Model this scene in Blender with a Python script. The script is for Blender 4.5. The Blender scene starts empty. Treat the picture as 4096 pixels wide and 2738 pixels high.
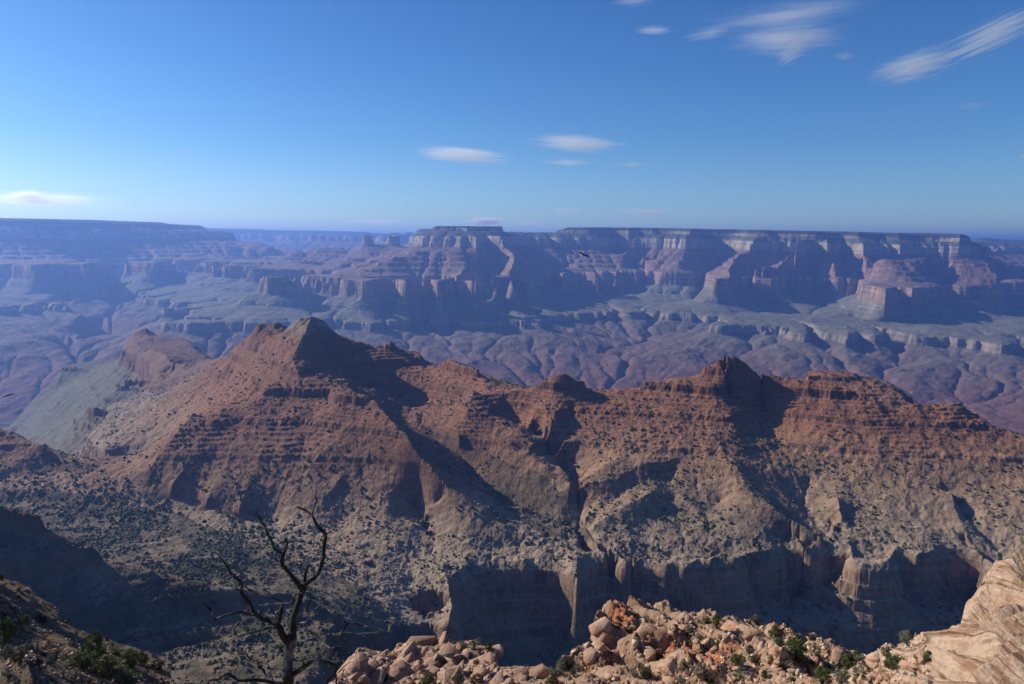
import bpy, math, random, heapq, time
import numpy as np
from mathutils import Matrix, Vector
T0 = time.time()
rng = np.random.default_rng(7)
random.seed(7)
sc = bpy.context.scene

# ---------------------------------------------------------------- camera
F = 2960.0                       # focal length in photograph pixels (4096 wide)
PITCH = math.radians(7.95)
ROLL = math.radians(0.40)
fwd = np.array([0, math.cos(PITCH), -math.sin(PITCH)])
up0 = np.array([0, math.sin(PITCH), math.cos(PITCH)])
xx = np.array([1.0, 0, 0])
right = math.cos(ROLL)*xx + math.sin(ROLL)*up0
up = -math.sin(ROLL)*xx + math.cos(ROLL)*up0
cd = bpy.data.cameras.new("camera"); cam = bpy.data.objects.new("camera", cd)
sc.collection.objects.link(cam); sc.camera = cam
cd.sensor_width = 36.0; cd.lens = 36.0*F/4096.0
cd.clip_start = 0.2; cd.clip_end = 200000.0
M = Matrix.Identity(4)
for i in range(3):
    M[i][0] = right[i]; M[i][1] = up[i]; M[i][2] = -fwd[i]
cam.matrix_world = M

# ---------------------------------------------------------------- sky and sun
SUN_AZ = -66.0     # degrees from the view direction, negative = left
SUN_EL = 28.0
w = bpy.data.worlds.new("World"); sc.world = w; w.use_nodes = True
nt = w.node_tree; nt.nodes.clear()
wo = nt.nodes.new("ShaderNodeOutputWorld"); bg = nt.nodes.new("ShaderNodeBackground")
sky = nt.nodes.new("ShaderNodeTexSky"); sky.sky_type = 'NISHITA'; sky.sun_disc = False
sky.sun_elevation = math.radians(SUN_EL); sky.sun_rotation = math.radians(SUN_AZ)
sky.altitude = 2200; sky.air_density = 1.0; sky.dust_density = 4.0; sky.ozone_density = 3.0
bg.inputs[1].default_value = 0.072
tint = nt.nodes.new('ShaderNodeMix'); tint.data_type = 'RGBA'; tint.blend_type = 'MULTIPLY'; tint.inputs[0].default_value = 1
tint.inputs[7].default_value = (.61, .93, 1.24, 1)
wtc = nt.nodes.new('ShaderNodeTexCoord'); wsp = nt.nodes.new('ShaderNodeSeparateXYZ'); nt.links.new(wtc.outputs['Generated'], wsp.inputs[0])
wrp = nt.nodes.new('ShaderNodeValToRGB'); we = wrp.color_ramp.elements
we[0].position = 0.0; we[0].color = (1.85, 1.48, 1.22, 1); we[1].position = .42; we[1].color = (.66, .84, 1.06, 1)
for wp, wc in ((.05, (1.45, 1.27, 1.16, 1)), (.12, (1.08, 1.12, 1.12, 1)), (.22, (.86, 1.02, 1.12, 1))):
    we.new(wp).color = wc
nt.links.new(wsp.outputs[2], wrp.inputs[0])
tint2 = nt.nodes.new('ShaderNodeMix'); tint2.data_type = 'RGBA'; tint2.blend_type = 'MULTIPLY'; tint2.inputs[0].default_value = 1
nt.links.new(sky.outputs[0], tint.inputs[6]); nt.links.new(tint.outputs[2], tint2.inputs[6]); nt.links.new(wrp.outputs[0], tint2.inputs[7])
nt.links.new(tint2.outputs[2], bg.inputs[0]); nt.links.new(bg.outputs[0], wo.inputs[0])
sl = bpy.data.lights.new("sun", 'SUN'); sun = bpy.data.objects.new("sun", sl); sc.collection.objects.link(sun)
sl.energy = 5.0; sl.angle = math.radians(0.5); sl.color = (1.0, 0.92, 0.80)
sd = Vector((math.sin(math.radians(SUN_AZ))*math.cos(math.radians(SUN_EL)),
             math.cos(math.radians(SUN_AZ))*math.cos(math.radians(SUN_EL)), math.sin(math.radians(SUN_EL))))
sun.rotation_euler = sd.to_track_quat('Z', 'Y').to_euler()
sc.view_settings.view_transform = 'Standard'; sc.view_settings.look = 'None'
sc.view_settings.exposure = 0.28; sc.view_settings.gamma = 1.0
sc.cycles.max_bounces = 6; sc.cycles.diffuse_bounces = 2; sc.cycles.volume_bounces = 2
sc.cycles.use_denoising = True

# ---------------------------------------------------------------- helpers
CROPS = {'a1': (0, 850, .38363), 'a2': (800, 850, .38363), 'a3': (1600, 850, .38363), 'a4': (2400, 850, .38363),
         'a5': (3196, 850, .38363), 'b3': (1600, 1200, .38363), 'b4': (2400, 1200, .38363), 'b5': (3196, 1200, .38363),
         'c4': (0, 1200, .59676), 'c5': (0, 1900, .59676), 'c6': (1300, 1500, .59676), 'c7': (1300, 2200, .59676),
         'c8': (2700, 1900, .59506), 'P': (0, 0, 1.74595), 'S': (0, 0, 1.0)}

def ray(u, v):
    """azimuth and elevation slope of the sight line through a photograph pixel"""
    u = np.asarray(u, float); v = np.asarray(v, float)
    a = (u-2048)/F; b = (1369-v)/F
    d = a[..., None]*right + b[..., None]*up + fwd
    return np.arctan2(d[..., 0], d[..., 1]), d[..., 2]/np.hypot(d[..., 0], d[..., 1])

def hash2(ix, iy, seed):
    h = (ix*374761393 + iy*668265263 + seed*1274126177) & 0xFFFFFFFF
    h = ((h ^ (h >> 13))*1274126177) & 0xFFFFFFFF
    return (h ^ (h >> 16)) & 0xFFFFFFFF

def perlin(x, y, seed=0):
    ix = np.floor(x).astype(np.int64); iy = np.floor(y).astype(np.int64)
    fx = (x-ix).astype(np.float32); fy = (y-iy).astype(np.float32)
    def g(dx, dy):
        a = hash2(ix+dx, iy+dy, seed).astype(np.float32)*np.float32(2*math.pi/4294967296.0)
        return np.cos(a)*(fx-dx) + np.sin(a)*(fy-dy)
    ux = fx*fx*fx*(fx*(fx*6-15)+10); uy = fy*fy*fy*(fy*(fy*6-15)+10)
    n0 = g(0, 0)*(1-ux)+g(1, 0)*ux; n1 = g(0, 1)*(1-ux)+g(1, 1)*ux
    return (n0*(1-uy)+n1*uy)*1.5

def fbm(x, y, wl, octs, seed=0, gain=.5, ridged=False):
    s = np.zeros(np.shape(x), np.float32); a = 1.0; t = 0
    for o in range(octs):
        n = perlin(x/wl+o*17.3, y/wl-o*9.1, seed+o)
        if ridged: n = 1-2*np.abs(n)
        s += a*n; t += a; a *= gain; wl *= .5
    return s/t

# strata: (b, z) tables; b is an even "base" height, z the stepped height of cliffs and benches
def table(segs, z0):
    b = [z0]; z = [z0]
    for db, dz in segs:
        b.append(b[-1]-db); z.append(z[-1]-dz)
    return np.array(b[::-1]), np.array(z[::-1])
FAR_T = table([(12, 75), (70, 80), (14, 150), (75, 70), (8, 30), (45, 30), (8, 35), (50, 35), (8, 35), (55, 35), (8, 30), (50, 30), (40, 20),
               (16, 180), (90, 90), (6, 25), (150, 75), (40, 30), (8, 75), (600, 560)], 175)
MID_T = table([(95, 90), (34, 40), (5, 16), (33, 24), (5, 18), (45, 36), (5, 10), (52, 42), (5, 8), (147, 126),
               (3, 24), (4, 3), (3, 22), (5, 4), (3, 17), (22, 24), (4, 12), (26, 22), (4, 10), (40, 34), (5, 18), (40, 30), (460, 460)], -200)
FULL_F = (np.concatenate([[FAR_T[0][0]-1000], FAR_T[0], [FAR_T[0][-1]+2000]]), np.concatenate([[FAR_T[1][0]-1000], FAR_T[1], [FAR_T[1][-1]+2000]]))
FULL_M = (np.concatenate([[MID_T[0][0]-1000], MID_T[0], [MID_T[0][-1]+2000]]), np.concatenate([[MID_T[1][0]-1000], MID_T[1], [MID_T[1][-1]+2000]]))

def Doff(az):   # gentle dip of the strata along the far walls
    return np.interp(az, np.radians([-40, -22, -12, 12, 30, 40]), [60, 60, 10, -5, -95, -110])

class Grid:
    def __init__(s, r0, r1, azm, na, nr, tab, dip):
        s.na, s.nr = na, nr
        s.l0, s.l1, s.azm = math.log(r0), math.log(r1), azm
        s.tab = tab; s.dip = dip; s.rmap = None
        s.lines = []
    def rm(s, r):
        return np.interp(r, *s.rmap) if s.rmap else r
    def L(s, crop, pts, back=None):
        """ridge, valley or edge seen in the photograph: points (x, y, distance in km)"""
        x0, y0, k = CROPS[crop]
        p = np.array(pts, float)
        u = x0+p[:, 0]*k; v = y0+p[:, 1]*k; lr = np.log(s.rm(p[:, 2])*1000)
        az, lr, z = s._dense(u, v, lr, None)
        s.lines.append((az, lr, z))
        if back:
            for dr, dz in back:
                s.lines.append((az, np.log(np.exp(lr)+dr*1000), z+dz))
    def S(s, rel, crop, pts):
        """ridge (rel > 0) or gully (rel < 0) on the slope that faces the viewpoint"""
        x0, y0, k = CROPS[crop]
        p = np.array(pts, float)
        u = x0+p[:, 0]*k; v = y0+p[:, 1]*k
        az_, te = ray(u, v); te = -te/np.cos(az_)
        w_ = np.clip((.43-te)/(.04 if rel < .04 else .16), 0, 1)*(np.clip((te-.20)/.03, 0, 1) if rel < .04 else 1)
        if rel < .045: rel = rel*.55
        R = 1131/(te+.385)*(1-rel*w_)
        s.lines.append(s._dense(u, v, np.log(R), None))
    def E(s, lev, crop, pts):
        """edge of a known stratum (elevation lev): the distance follows from the sight line"""
        x0, y0, k = CROPS[crop]
        p = np.array(pts, float)
        u = x0+p[:, 0]*k; v = y0+p[:, 1]*k
        s.lines.append(s._dense(u, v, None, lev))
    def _dense(s, u, v, lr, lev):
        U = []; V = []; Q = []
        for i in range(len(u)-1):
            n = int(max(abs(u[i+1]-u[i]), abs(v[i+1]-v[i]))/1.5)+2
            t = np.linspace(0, 1, n)
            U.append(u[i]+(u[i+1]-u[i])*t); V.append(v[i]+(v[i+1]-v[i])*t)
            if lr is not None: Q.append(lr[i]+(lr[i+1]-lr[i])*t)
        U = np.concatenate(U); V = np.concatenate(V)
        az, te = ray(U, V)
        if lr is not None:
            Q = np.concatenate(Q) - np.log(np.cos(az))      # depth along the view axis to horizontal distance
            # more points along the distance so that steep radial lines stay closed
            z = np.exp(Q)*te
            return s._fill(az, Q, z)
        z = lev + (Doff(az) if s.dip else 0)
        z = np.broadcast_to(z, az.shape)
        return s._fill(az, np.log(np.clip(z/te, 1, 1e6)), z)
    def _fill(s, az, lr, z):
        d = np.maximum(np.abs(np.diff(az)), np.abs(np.diff(lr)))
        m = int(min(40, max(1, math.ceil(d.max()/.001)))) if len(d) else 1
        i = np.arange((len(az)-1)*m+1)/m; j = np.arange(len(az))
        return np.interp(i, j, az), np.interp(i, j, lr), np.interp(i, j, z)
    def P(s, pts):
        """points given as (photograph column, distance km, elevation): hidden ground"""
        p = np.array(pts, float)
        if s.rmap:
            r = s.rm(p[:, 1]); p[:, 2] *= r/p[:, 1]; p[:, 1] = r
        az, _ = ray(p[:, 0], np.full(len(p), 1500.0))
        i = np.linspace(0, len(p)-1, (len(p)-1)*400+1); j = np.arange(len(p))
        s.lines.append((np.interp(i, j, az), np.interp(i, j, np.log(p[:, 1]*1000/np.cos(az))), np.interp(i, j, p[:, 2])))
    def solve(s):
        tb, tz = s.tab
        A = np.concatenate([l[0] for l in s.lines]); Lr = np.concatenate([l[1] for l in s.lines]); Z = np.concatenate([l[2] for l in s.lines])
        D = Doff(A) if s.dip else 0
        B = np.interp(Z-D, tz, tb)
        lev = 6; g = None
        for k in range(lev, -1, -1):
            na = max(8, s.na >> k); nr = max(8, s.nr >> k)
            ia = np.round((A+s.azm)/(2*s.azm)*(na-1)).astype(int); ir = np.round((Lr-s.l0)/(s.l1-s.l0)*(nr-1)).astype(int)
            ok = (ia >= 0) & (ia < na) & (ir >= 0) & (ir < nr)
            idx = ir[ok]*na+ia[ok]
            sm = np.bincount(idx, B[ok], na*nr); ct = np.bincount(idx, minlength=na*nr)
            mask = (ct > 0).reshape(nr, na); val = (sm/np.maximum(ct, 1)).reshape(nr, na).astype(np.float32)
            if g is None: g = np.full((nr, na), val[mask].mean(), np.float32); it = 400
            else: g = resize(g, nr, na); it = 120 if k > 1 else 50
            da = 2*s.azm/(na-1); dr = (s.l1-s.l0)/(nr-1)
            wa = 1/da**2; wr = 1/dr**2; wa, wr = wa/(2*(wa+wr)), wr/(2*(wa+wr))
            g[mask] = val[mask]
            for q in range(it):
                p = np.pad(g, 1, mode='edge')
                n = wa*(p[1:-1, :-2]+p[1:-1, 2:]) + wr*(p[:-2, 1:-1]+p[2:, 1:-1])
                n = g + (n-g)*(1.0)
                n[mask] = val[mask]; g = n.astype(np.float32)
        s.mask = mask
        s.b = g
        s.az = np.linspace(-s.azm, s.azm, s.na); s.lr = np.linspace(s.l0, s.l1, s.nr)
        s.AZ, s.R = np.meshgrid(s.az, np.exp(s.lr))
        s.X = s.R*np.sin(s.AZ); s.Y = s.R*np.cos(s.AZ)
        return s

def resize(g, nr, na):
    r0, a0 = g.shape
    r = np.linspace(0, r0-1, nr); a = np.linspace(0, a0-1, na)
    i = np.minimum(r.astype(int), r0-2); j = np.minimum(a.astype(int), a0-2)
    fr = (r-i)[:, None]; fa = (a-j)[None, :]
    return (g[i][:, j]*(1-fr)*(1-fa)+g[i+1][:, j]*fr*(1-fa)+g[i][:, j+1]*(1-fr)*fa+g[i+1][:, j+1]*fr*fa).astype(np.float32)

def erode(b, R, da, dr, K, m, iters, smooth=0.0, A0=0.0):
    """stream-power erosion on the polar grid; returns the carved base and the drainage area"""
    nr, na = b.shape; N = nr*na
    b = b.astype(np.float64).copy(); cell = (R*da)*(R*dr)
    offs = [(-1, -1), (-1, 0), (-1, 1), (0, -1), (0, 1), (1, -1), (1, 0), (1, 1)]
    dist = [np.hypot(o[0]*dr, o[1]*da)*R for o in offs]
    idx = np.arange(N).reshape(nr, na)
    for it in range(iters):
        # priority flood so that every cell drains to the edge of the grid
        if it % 3 == 0:
            f = b.ravel().tolist(); done = bytearray(N); h = []
            for i in list(idx[0])+list(idx[-1])+list(idx[1:-1, 0])+list(idx[1:-1, -1]):
                done[i] = 1; h.append((f[i], int(i)))
            heapq.heapify(h); push = heapq.heappush; pop = heapq.heappop
            nb = (-na-1, -na, -na+1, -1, 1, na-1, na, na+1)
            while h:
                z, i = pop(h)
                for o in nb:
                    j = i+o
                    if 0 <= j < N and not done[j]:
                        done[j] = 1
                        if f[j] <= z: f[j] = z+0.01
                        push(h, (f[j], j))
            b = np.array(f).reshape(nr, na)
        best = np.zeros((nr, na)); rec = idx.copy(); rd = np.ones((nr, na))
        pb = np.pad(b, 1, constant_values=1e9)
        for o, d in zip(offs, dist):
            s = (b-pb[1+o[0]:1+o[0]+nr, 1+o[1]:1+o[1]+na])/d
            t = s > best
            best[t] = s[t]; rec[t] = (idx+o[0]*na+o[1])[t]; rd[t] = d[t]
        order = np.argsort(b, axis=None)
        rl = rec.ravel().tolist(); A = cell.ravel().tolist()
        for i in order[::-1].tolist():
            r = rl[i]
            if r != i: A[r] += A[i]
        A = np.array(A).reshape(nr, na)
        Fm = (K*np.maximum(A-A0, 0)**m/rd).ravel().tolist(); z = b.ravel().tolist()
        for i in order.tolist():
            r = rl[i]
            if r != i and z[r] < z[i]:
                f_ = Fm[i]; z[i] = (z[i]+f_*z[r])/(1+f_)
        b = np.array(z).reshape(nr, na)
        if smooth:
            p = np.pad(b, 1, mode='edge')
            b = b*(1-smooth)+smooth*.25*(p[1:-1, :-2]+p[1:-1, 2:]+p[:-2, 1:-1]+p[2:, 1:-1])
    return b.astype(np.float32), A

def blur(a, k):
    for _ in range(k):
        p = np.pad(a, 1, mode='edge'); a = (p[:-2, 1:-1]+p[2:, 1:-1]+2*a)/4
        p = np.pad(a, 1, mode='edge'); a = (p[1:-1, :-2]+p[1:-1, 2:]+2*a)/4
    return a

def mesh_from_grid(name, X, Y, Z, mat, attrs=None):
    nr, na = Z.shape
    me = bpy.data.meshes.new(name)
    co = np.stack([X, Y, Z], -1).reshape(-1, 3).astype(np.float32)
    i = np.arange(nr*na).reshape(nr, na)
    q = np.stack([i[:-1, :-1], i[:-1, 1:], i[1:, 1:], i[1:, :-1]], -1).reshape(-1, 4)
    me.vertices.add(len(co)); me.vertices.foreach_set('co', co.ravel())
    me.loops.add(q.size); me.loops.foreach_set('vertex_index', q.ravel().astype(np.int32))
    me.polygons.add(len(q)); me.polygons.foreach_set('loop_start', (np.arange(len(q))*4).astype(np.int32))
    me.polygons.foreach_set('loop_total', np.full(len(q), 4, np.int32))
    me.update(calc_edges=True)
    for k, a in (attrs or {}).items():
        at = me.attributes.new(k, 'FLOAT', 'POINT'); at.data.foreach_set('value', a.ravel().astype(np.float32))
    me.materials.append(mat)
    o = bpy.data.objects.new(name, me); sc.collection.objects.link(o)
    return o

# ---------------------------------------------------------------- materials
class NT:
    def __init__(s, mat): s.t = mat.node_tree
    def n(s, ty, **kw):
        x = s.t.nodes.new(ty)
        for k, v in kw.items(): setattr(x, k, v)
        return x
    def l(s, a, b): s.t.links.new(a, b)
    def math(s, op, a, b=None, c=None):
        x = s.n('ShaderNodeMath', operation=op)
        for i, q in enumerate((a, b, c)):
            if q is None: continue
            if hasattr(q, 'links'): s.l(q, x.inputs[i])
            else: x.inputs[i].default_value = q
        return x.outputs[0]
    def mix(s, f, a, b, mode='MIX'):
        x = s.n('ShaderNodeMix', data_type='RGBA', blend_type=mode)
        for i, q in ((0, f), (6, a), (7, b)):
            if hasattr(q, 'links'): s.l(q, x.inputs[i])
            elif i == 0: x.inputs[i].default_value = q
            else: x.inputs[i].default_value = (*q, 1)
        return x.outputs[2]
    def noise(s, vec, scale, detail=5, rough=.55, dist=0):
        x = s.n('ShaderNodeTexNoise'); x.inputs['Scale'].default_value = scale; x.inputs['Detail'].default_value = detail
        x.inputs['Roughness'].default_value = rough; x.inputs['Distortion'].default_value = dist
        if vec is not None: s.l(vec, x.inputs['Vector'])
        return x.outputs['Fac']
    def ramp(s, f, stops, interp='LINEAR'):
        x = s.n('ShaderNodeValToRGB'); x.color_ramp.interpolation = interp
        e = x.color_ramp.elements
        while len(e) > 1: e.remove(e[0])
        e[0].position = stops[0][0]; e[0].color = (*stops[0][1], 1)
        for p, c in stops[1:]:
            q = e.new(p); q.color = (*c, 1)
        if hasattr(f, 'links'): s.l(f, x.inputs[0])
        return x.outputs[0]
    def smooth(s, v, lo, hi):
        x = s.n('ShaderNodeMapRange', interpolation_type='SMOOTHSTEP'); s.l(v, x.inputs[0])
        x.inputs[1].default_value = lo; x.inputs[2].default_value = hi
        return x.outputs[0]
    def scaled(s, vec, k):
        x = s.n('ShaderNodeVectorMath', operation='MULTIPLY'); s.l(vec, x.inputs[0]); x.inputs[1].default_value = k
        return x.outputs[0]

def new_mat(name, rough=.95):
    m = bpy.data.materials.new(name); m.use_nodes = True; m.node_tree.nodes.clear(); t = NT(m)
    o = t.n('ShaderNodeOutputMaterial'); p = t.n('ShaderNodeBsdfPrincipled'); t.l(p.outputs[0], o.inputs[0])
    p.inputs['Roughness'].default_value = rough; p.inputs['Specular IOR Level'].default_value = .15
    return m, t, p

def strata_ramp(t, h, z0, z1, stops):
    f = t.n('ShaderNodeMapRange'); t.l(h, f.inputs[0]); f.inputs[1].default_value = z0; f.inputs[2].default_value = z1
    return t.ramp(f.outputs[0], [((z-z0)/(z1-z0), c) for z, c in stops])

def terrain_mat(name, z0, z1, cliff, slope, s1, wobble, bumpd, bands, veg=None, patch=None, attrs=False):
    """cliff/slope: colour by stratigraphic height on steep / gentle ground; s1: metres of the main mottling"""
    m, t, p = new_mat(name)
    geo = t.n('ShaderNodeNewGeometry'); pos = geo.outputs['Position']
    sep = t.n('ShaderNodeSeparateXYZ'); t.l(pos, sep.inputs[0])
    at = t.n('ShaderNodeAttribute', attribute_name='dip')
    h = t.math('SUBTRACT', sep.outputs[2], at.outputs['Fac'])
    n1 = t.noise(pos, 1/(s1*8), 4)
    h = t.math('ADD', h, t.math('MULTIPLY', t.math('SUBTRACT', n1, .5), wobble))
    nrm = t.n('ShaderNodeSeparateXYZ'); t.l(geo.outputs['True Normal'], nrm.inputs[0])
    n2 = t.noise(pos, 1/s1, 6, .65)
    nz = t.math('ADD', nrm.outputs[2], t.math('MULTIPLY', t.math('SUBTRACT', n2, .5), .35))
    steep = t.math('SUBTRACT', 1.0, t.smooth(nz, .55, .84))
    cc = strata_ramp(t, h, z0, z1, cliff); cs = strata_ramp(t, h, z0, z1, slope)
    # fine beds: brightness that changes with height only, stretched along the bed
    bedv = t.n('ShaderNodeCombineXYZ'); t.l(h, bedv.inputs[2])
    px = t.math('MULTIPLY', sep.outputs[0], .02); py = t.math('MULTIPLY', sep.outputs[1], .02)
    t.l(px, bedv.inputs[0]); t.l(py, bedv.inputs[1])
    bed = t.noise(bedv.outputs[0], 1/bands, 4, .7)
    vj = t.noise(t.scaled(pos, (1, 1, .12)), 3/s1, 4, .6)
    cc = t.mix(.9 if not attrs else .55, cc, t.ramp(bed, [(.28, (.45, .42, .42)), (.5, (.95, .95, .95)), (.72, (1.5, 1.45, 1.4))]), 'MULTIPLY')
    if patch:
        pn = t.noise(t.scaled(pos, (1, 1, .3)), patch[0], 5, .62)
        cc = t.mix(t.math('MULTIPLY', t.smooth(pn, .50, .66), .75), cc, patch[1])
    cc = t.mix(.8, cc, t.ramp(vj, [(.3, (.6, .6, .6)), (.7, (1.35, 1.35, 1.35))]), 'MULTIPLY')
    cs = t.mix(.5, cs, t.ramp(bed, [(.3, (.6, .6, .6)), (.7, (1.35, 1.3, 1.25))]), 'MULTIPLY')
    col = t.mix(steep, cs, cc)
    col = t.mix(.8, col, t.ramp(n2, [(.25, (.62, .62, .62)), (.5, (1, 1, 1)), (.78, (1.4, 1.4, 1.38))]), 'MULTIPLY')
    if attrs:
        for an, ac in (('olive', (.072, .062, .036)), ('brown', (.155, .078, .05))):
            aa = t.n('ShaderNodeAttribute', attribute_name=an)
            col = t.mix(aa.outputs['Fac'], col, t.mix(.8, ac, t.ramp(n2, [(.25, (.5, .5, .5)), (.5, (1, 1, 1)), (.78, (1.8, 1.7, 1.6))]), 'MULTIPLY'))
    if veg:
        vo = t.n('ShaderNodeTexVoronoi'); vo.inputs['Scale'].default_value = 1/veg[0]; t.l(pos, vo.inputs['Vector'])
        spots = t.math('LESS_THAN', vo.outputs['Distance'], t.math('MULTIPLY', n1, veg[1]))
        col = t.mix(t.math('MULTIPLY', spots, t.math('SUBTRACT', 1.0, t.math('MULTIPLY', steep, .7))), col, veg[2])
    t.l(col, p.inputs['Base Color'])
    bp = t.n('ShaderNodeBump'); bp.inputs['Strength'].default_value = 1.0; bp.inputs['Distance'].default_value = bumpd
    bh = t.math('ADD', t.noise(pos, 3/s1, 6, .7), t.math('MULTIPLY', bed, t.math('MULTIPLY', steep, 1.2)))
    t.l(bh, bp.inputs['Height']); t.l(bp.outputs[0], p.inputs['Normal'])
    return m, t, p

# ---------------------------------------------------------------- far canyon
RT, TT, RB = -480, -880, -660
g = Grid(4400, 50000, math.radians(41), 1300, 1050, FULL_F, True)
# south rim, left, and what lies behind it
g.L('a1', [(-900, 40, 12.5), (0, 60, 13), (470, 70, 13.5), (1000, 80, 14.5), (1250, 92, 15), (1680, 105, 16), (1715, 120, 17), (2085, 138, 18), (2150, 160, 18.5)], [(1.5, 0), (4, 0), (9, 0)])
g.L('a2', [(30, 160, 18.5), (70, 240, 18), (220, 280, 17.5), (390, 310, 17), (430, 345, 16.5), (560, 340, 16), (640, 350, 16), (700, 390, 15.5), (740, 360, 15.5), (800, 430, 15.5)])
g.L('a2', [(60, 165, 30), (640, 178, 30), (650, 185, 30.5), (1230, 192, 30), (1750, 205, 30), (1800, 225, 30), (1850, 240, 30)], [(3, 0), (8, 0), (14, 0)])
g.P([(860, 21, -500), (1100, 21, -900), (1500, 19, -900), (1640, 17, -800)])
g.P([(900, 26, -500), (1300, 27, -650), (1700, 28, -600)])
g.L('a2', [(1100, 330, 24), (1230, 260, 24), (1280, 280, 24), (1400, 255, 24), (1760, 260, 24), (1850, 300, 24)])
g.L('a2', [(1880, 265, 22), (1990, 220, 22), (2060, 210, 22), (2120, 245, 22)])
g.L('a2', [(2130, 215, 24), (2200, 210, 24), (2230, 240, 24)])
g.L('a2', [(2220, 230, 20), (2290, 175, 20), (2346, 172, 20)]); g.L('a3', [(200, 172, 20), (330, 172, 20), (420, 175, 20)])
g.L('a3', [(130, 250, 16), (200, 215, 16), (250, 215, 16), (280, 250, 16)])
g.L('a2', [(1570, 460, 13), (1720, 325, 13), (1870, 290, 13), (1890, 310, 13), (1970, 262, 13), (2000, 300, 13), (2060, 320, 13), (2130, 400, 13)])
g.P([(1380, 15.5, -750), (1640, 15.2, -650), (1700, 14, -500)])
g.L('a2', [(750, 490, 13.5), (880, 475, 13.5), (1040, 450, 13.5), (1150, 470, 13.5), (1250, 410, 13.5), (1450, 410, 13.5), (1560, 420, 13.5), (1570, 450, 13.5)], [(.5, 0)])
g.P([(1080, 15.2, -900), (1400, 15.2, -850)])
g.P([(1060, 12.5, -720), (1400, 12.3, -640), (1560, 11.8, -560)])
g.L('a2', [(870, 575, 11.6), (950, 510, 11.6), (1150, 515, 11.6), (1250, 575, 11.5)])
g.L('a2', [(1380, 520, 12), (1600, 500, 12), (1850, 480, 11.8), (1960, 430, 11.8), (2000, 430, 11.8), (2100, 480, 11.5)])
g.E(RT, 'a2', [(560, 588), (800, 590), (1100, 590), (1370, 600), (1550, 612)])
g.L('a2', [(130, 600, 11.3), (240, 545, 11.3), (350, 545, 11.3), (420, 590, 11.3), (540, 610, 11.2)])
g.P([(1120, 9.8, -780), (1240, 9.6, -760), (1320, 10, -720)])
g.L('a2', [(360, 1000, 7.9), (460, 880, 8.1), (540, 820, 8.3), (700, 822, 8.3), (830, 815, 8.3), (900, 900, 8.2), (1050, 990, 8.1), (1180, 1060, 8)])
g.L('a2', [(1520, 970, 8), (1600, 940, 8), (1690, 905, 8.0), (1820, 950, 8.0), (1900, 1000, 7.9)])
g.E(TT, 'a1', [(1690, 1140), (1900, 1150), (2000, 1168), (2100, 1140), (2200, 1120), (2346, 1100)])
g.E(TT, 'a2', [(-60, 1100), (0, 1150), (60, 1130), (150, 1125), (300, 1115), (400, 1125), (620, 1130), (700, 1155)])
g.E(TT, 'a2', [(1310, 1130), (1500, 1130), (1600, 1140), (1780, 1150), (1950, 1110), (2000, 1080), (2346, 1060)])
g.E(TT, 'a1', [(0, 855), (300, 865), (560, 850), (740, 840), (1000, 825), (1200, 815), (1290, 748), (1500, 740)])
g.E(TT, 'a1', [(1700, 1010), (1870, 1005), (2100, 1000), (2300, 985)])
g.P([(0, 11.2, RT+60), (180, 10.4, RT+60), (220, 11.2, RT+60), (330, 11.4, RT+60), (370, 10.9, RT+60), (420, 11.9, RT+60), (560, 12, RT+60), (640, 11.7, RT+60), (700, 12.6, RT+60), (780, 12.6, RT+50), (830, 13.6, RT+40), (960, 13.8, RT+30)])
# gorge and low hills at the left
g.L('a1', [(1180, 1500, 8.5), (1050, 1250, 9.2), (1150, 1050, 10), (1400, 900, 10.8), (1650, 780, 11.5), (1850, 690, 12.2), (2000, 640, 13)])
g.L('a1', [(1180, 1530, 8.4), (1240, 1540, 8.0)])
g.L('a1', [(-300, 1420, 6.4), (0, 1395, 6.5), (300, 1360, 6.7), (620, 1385, 6.8), (850, 1530, 6.8)])
g.L('a1', [(0, 1250, 7.4), (220, 1290, 7.4), (330, 1330, 7.2)])
g.L('a1', [(400, 1300, 7.3), (470, 1285, 7.3), (600, 1340, 7.1)])
g.L('a1', [(0, 1180, 8.1), (130, 1175, 8.1), (300, 1200, 8), (430, 1160, 8.2)])
g.L('a1', [(200, 1000, 9), (400, 960, 9.2), (600, 960, 9.2), (660, 1000, 9)])
g.L('a1', [(680, 1045, 8.8), (760, 1050, 8.9), (860, 1110, 8.7), (800, 1150, 8.5)])
g.L('a1', [(1280, 1020, 9.6), (1450, 985, 9.7), (1600, 950, 9.8), (1700, 880, 10)])
g.L('a1', [(1180, 1100, 9.2), (1450, 1100, 9), (1600, 1050, 9)])
g.P([(-300, 4.35, -1400), (4400, 4.35, -1420)]); g.P([(-300, 5.2, -1380), (300, 5.3, -1400), (1500, 5.8, -1400), (2600, 5.8, -1380), (4400, 5.4, -1340)])
# central butte
g.L('a3', [(335, 170, 11.3), (370, 145, 11.3), (700, 147, 11.25), (1050, 148, 11.3), (1070, 170, 11.3)], [(.5, 0), (1.0, 0)])
g.L('a3', [(335, 175, 11.3), (290, 240, 11.2), (260, 310, 11.1), (220, 370, 11)])
g.L('a3', [(1075, 180, 11.4), (1150, 235, 12), (1160, 235, 12.6), (1230, 230, 12.6), (1310, 212, 12.6), (1400, 220, 12.8), (1440, 235, 13), (1560, 240, 13.2), (1650, 238, 13.4), (1705, 200, 13.5)])
g.L('a3', [(690, 150, 11.2), (700, 240, 10.8), (690, 270, 10.6), (640, 350, 10.4), (640, 440, 10.15)])
g.L('a3', [(580, 250, 10.65), (690, 268, 10.6), (775, 245, 10.6)])
g.L('a3', [(775, 245, 10.6), (785, 300, 10.45), (800, 400, 10.2)])
g.L('a3', [(640, 440, 10.15), (690, 540, 9.8), (680, 600, 9.5), (640, 640, 9.1), (430, 715, 8.55)])
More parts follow.
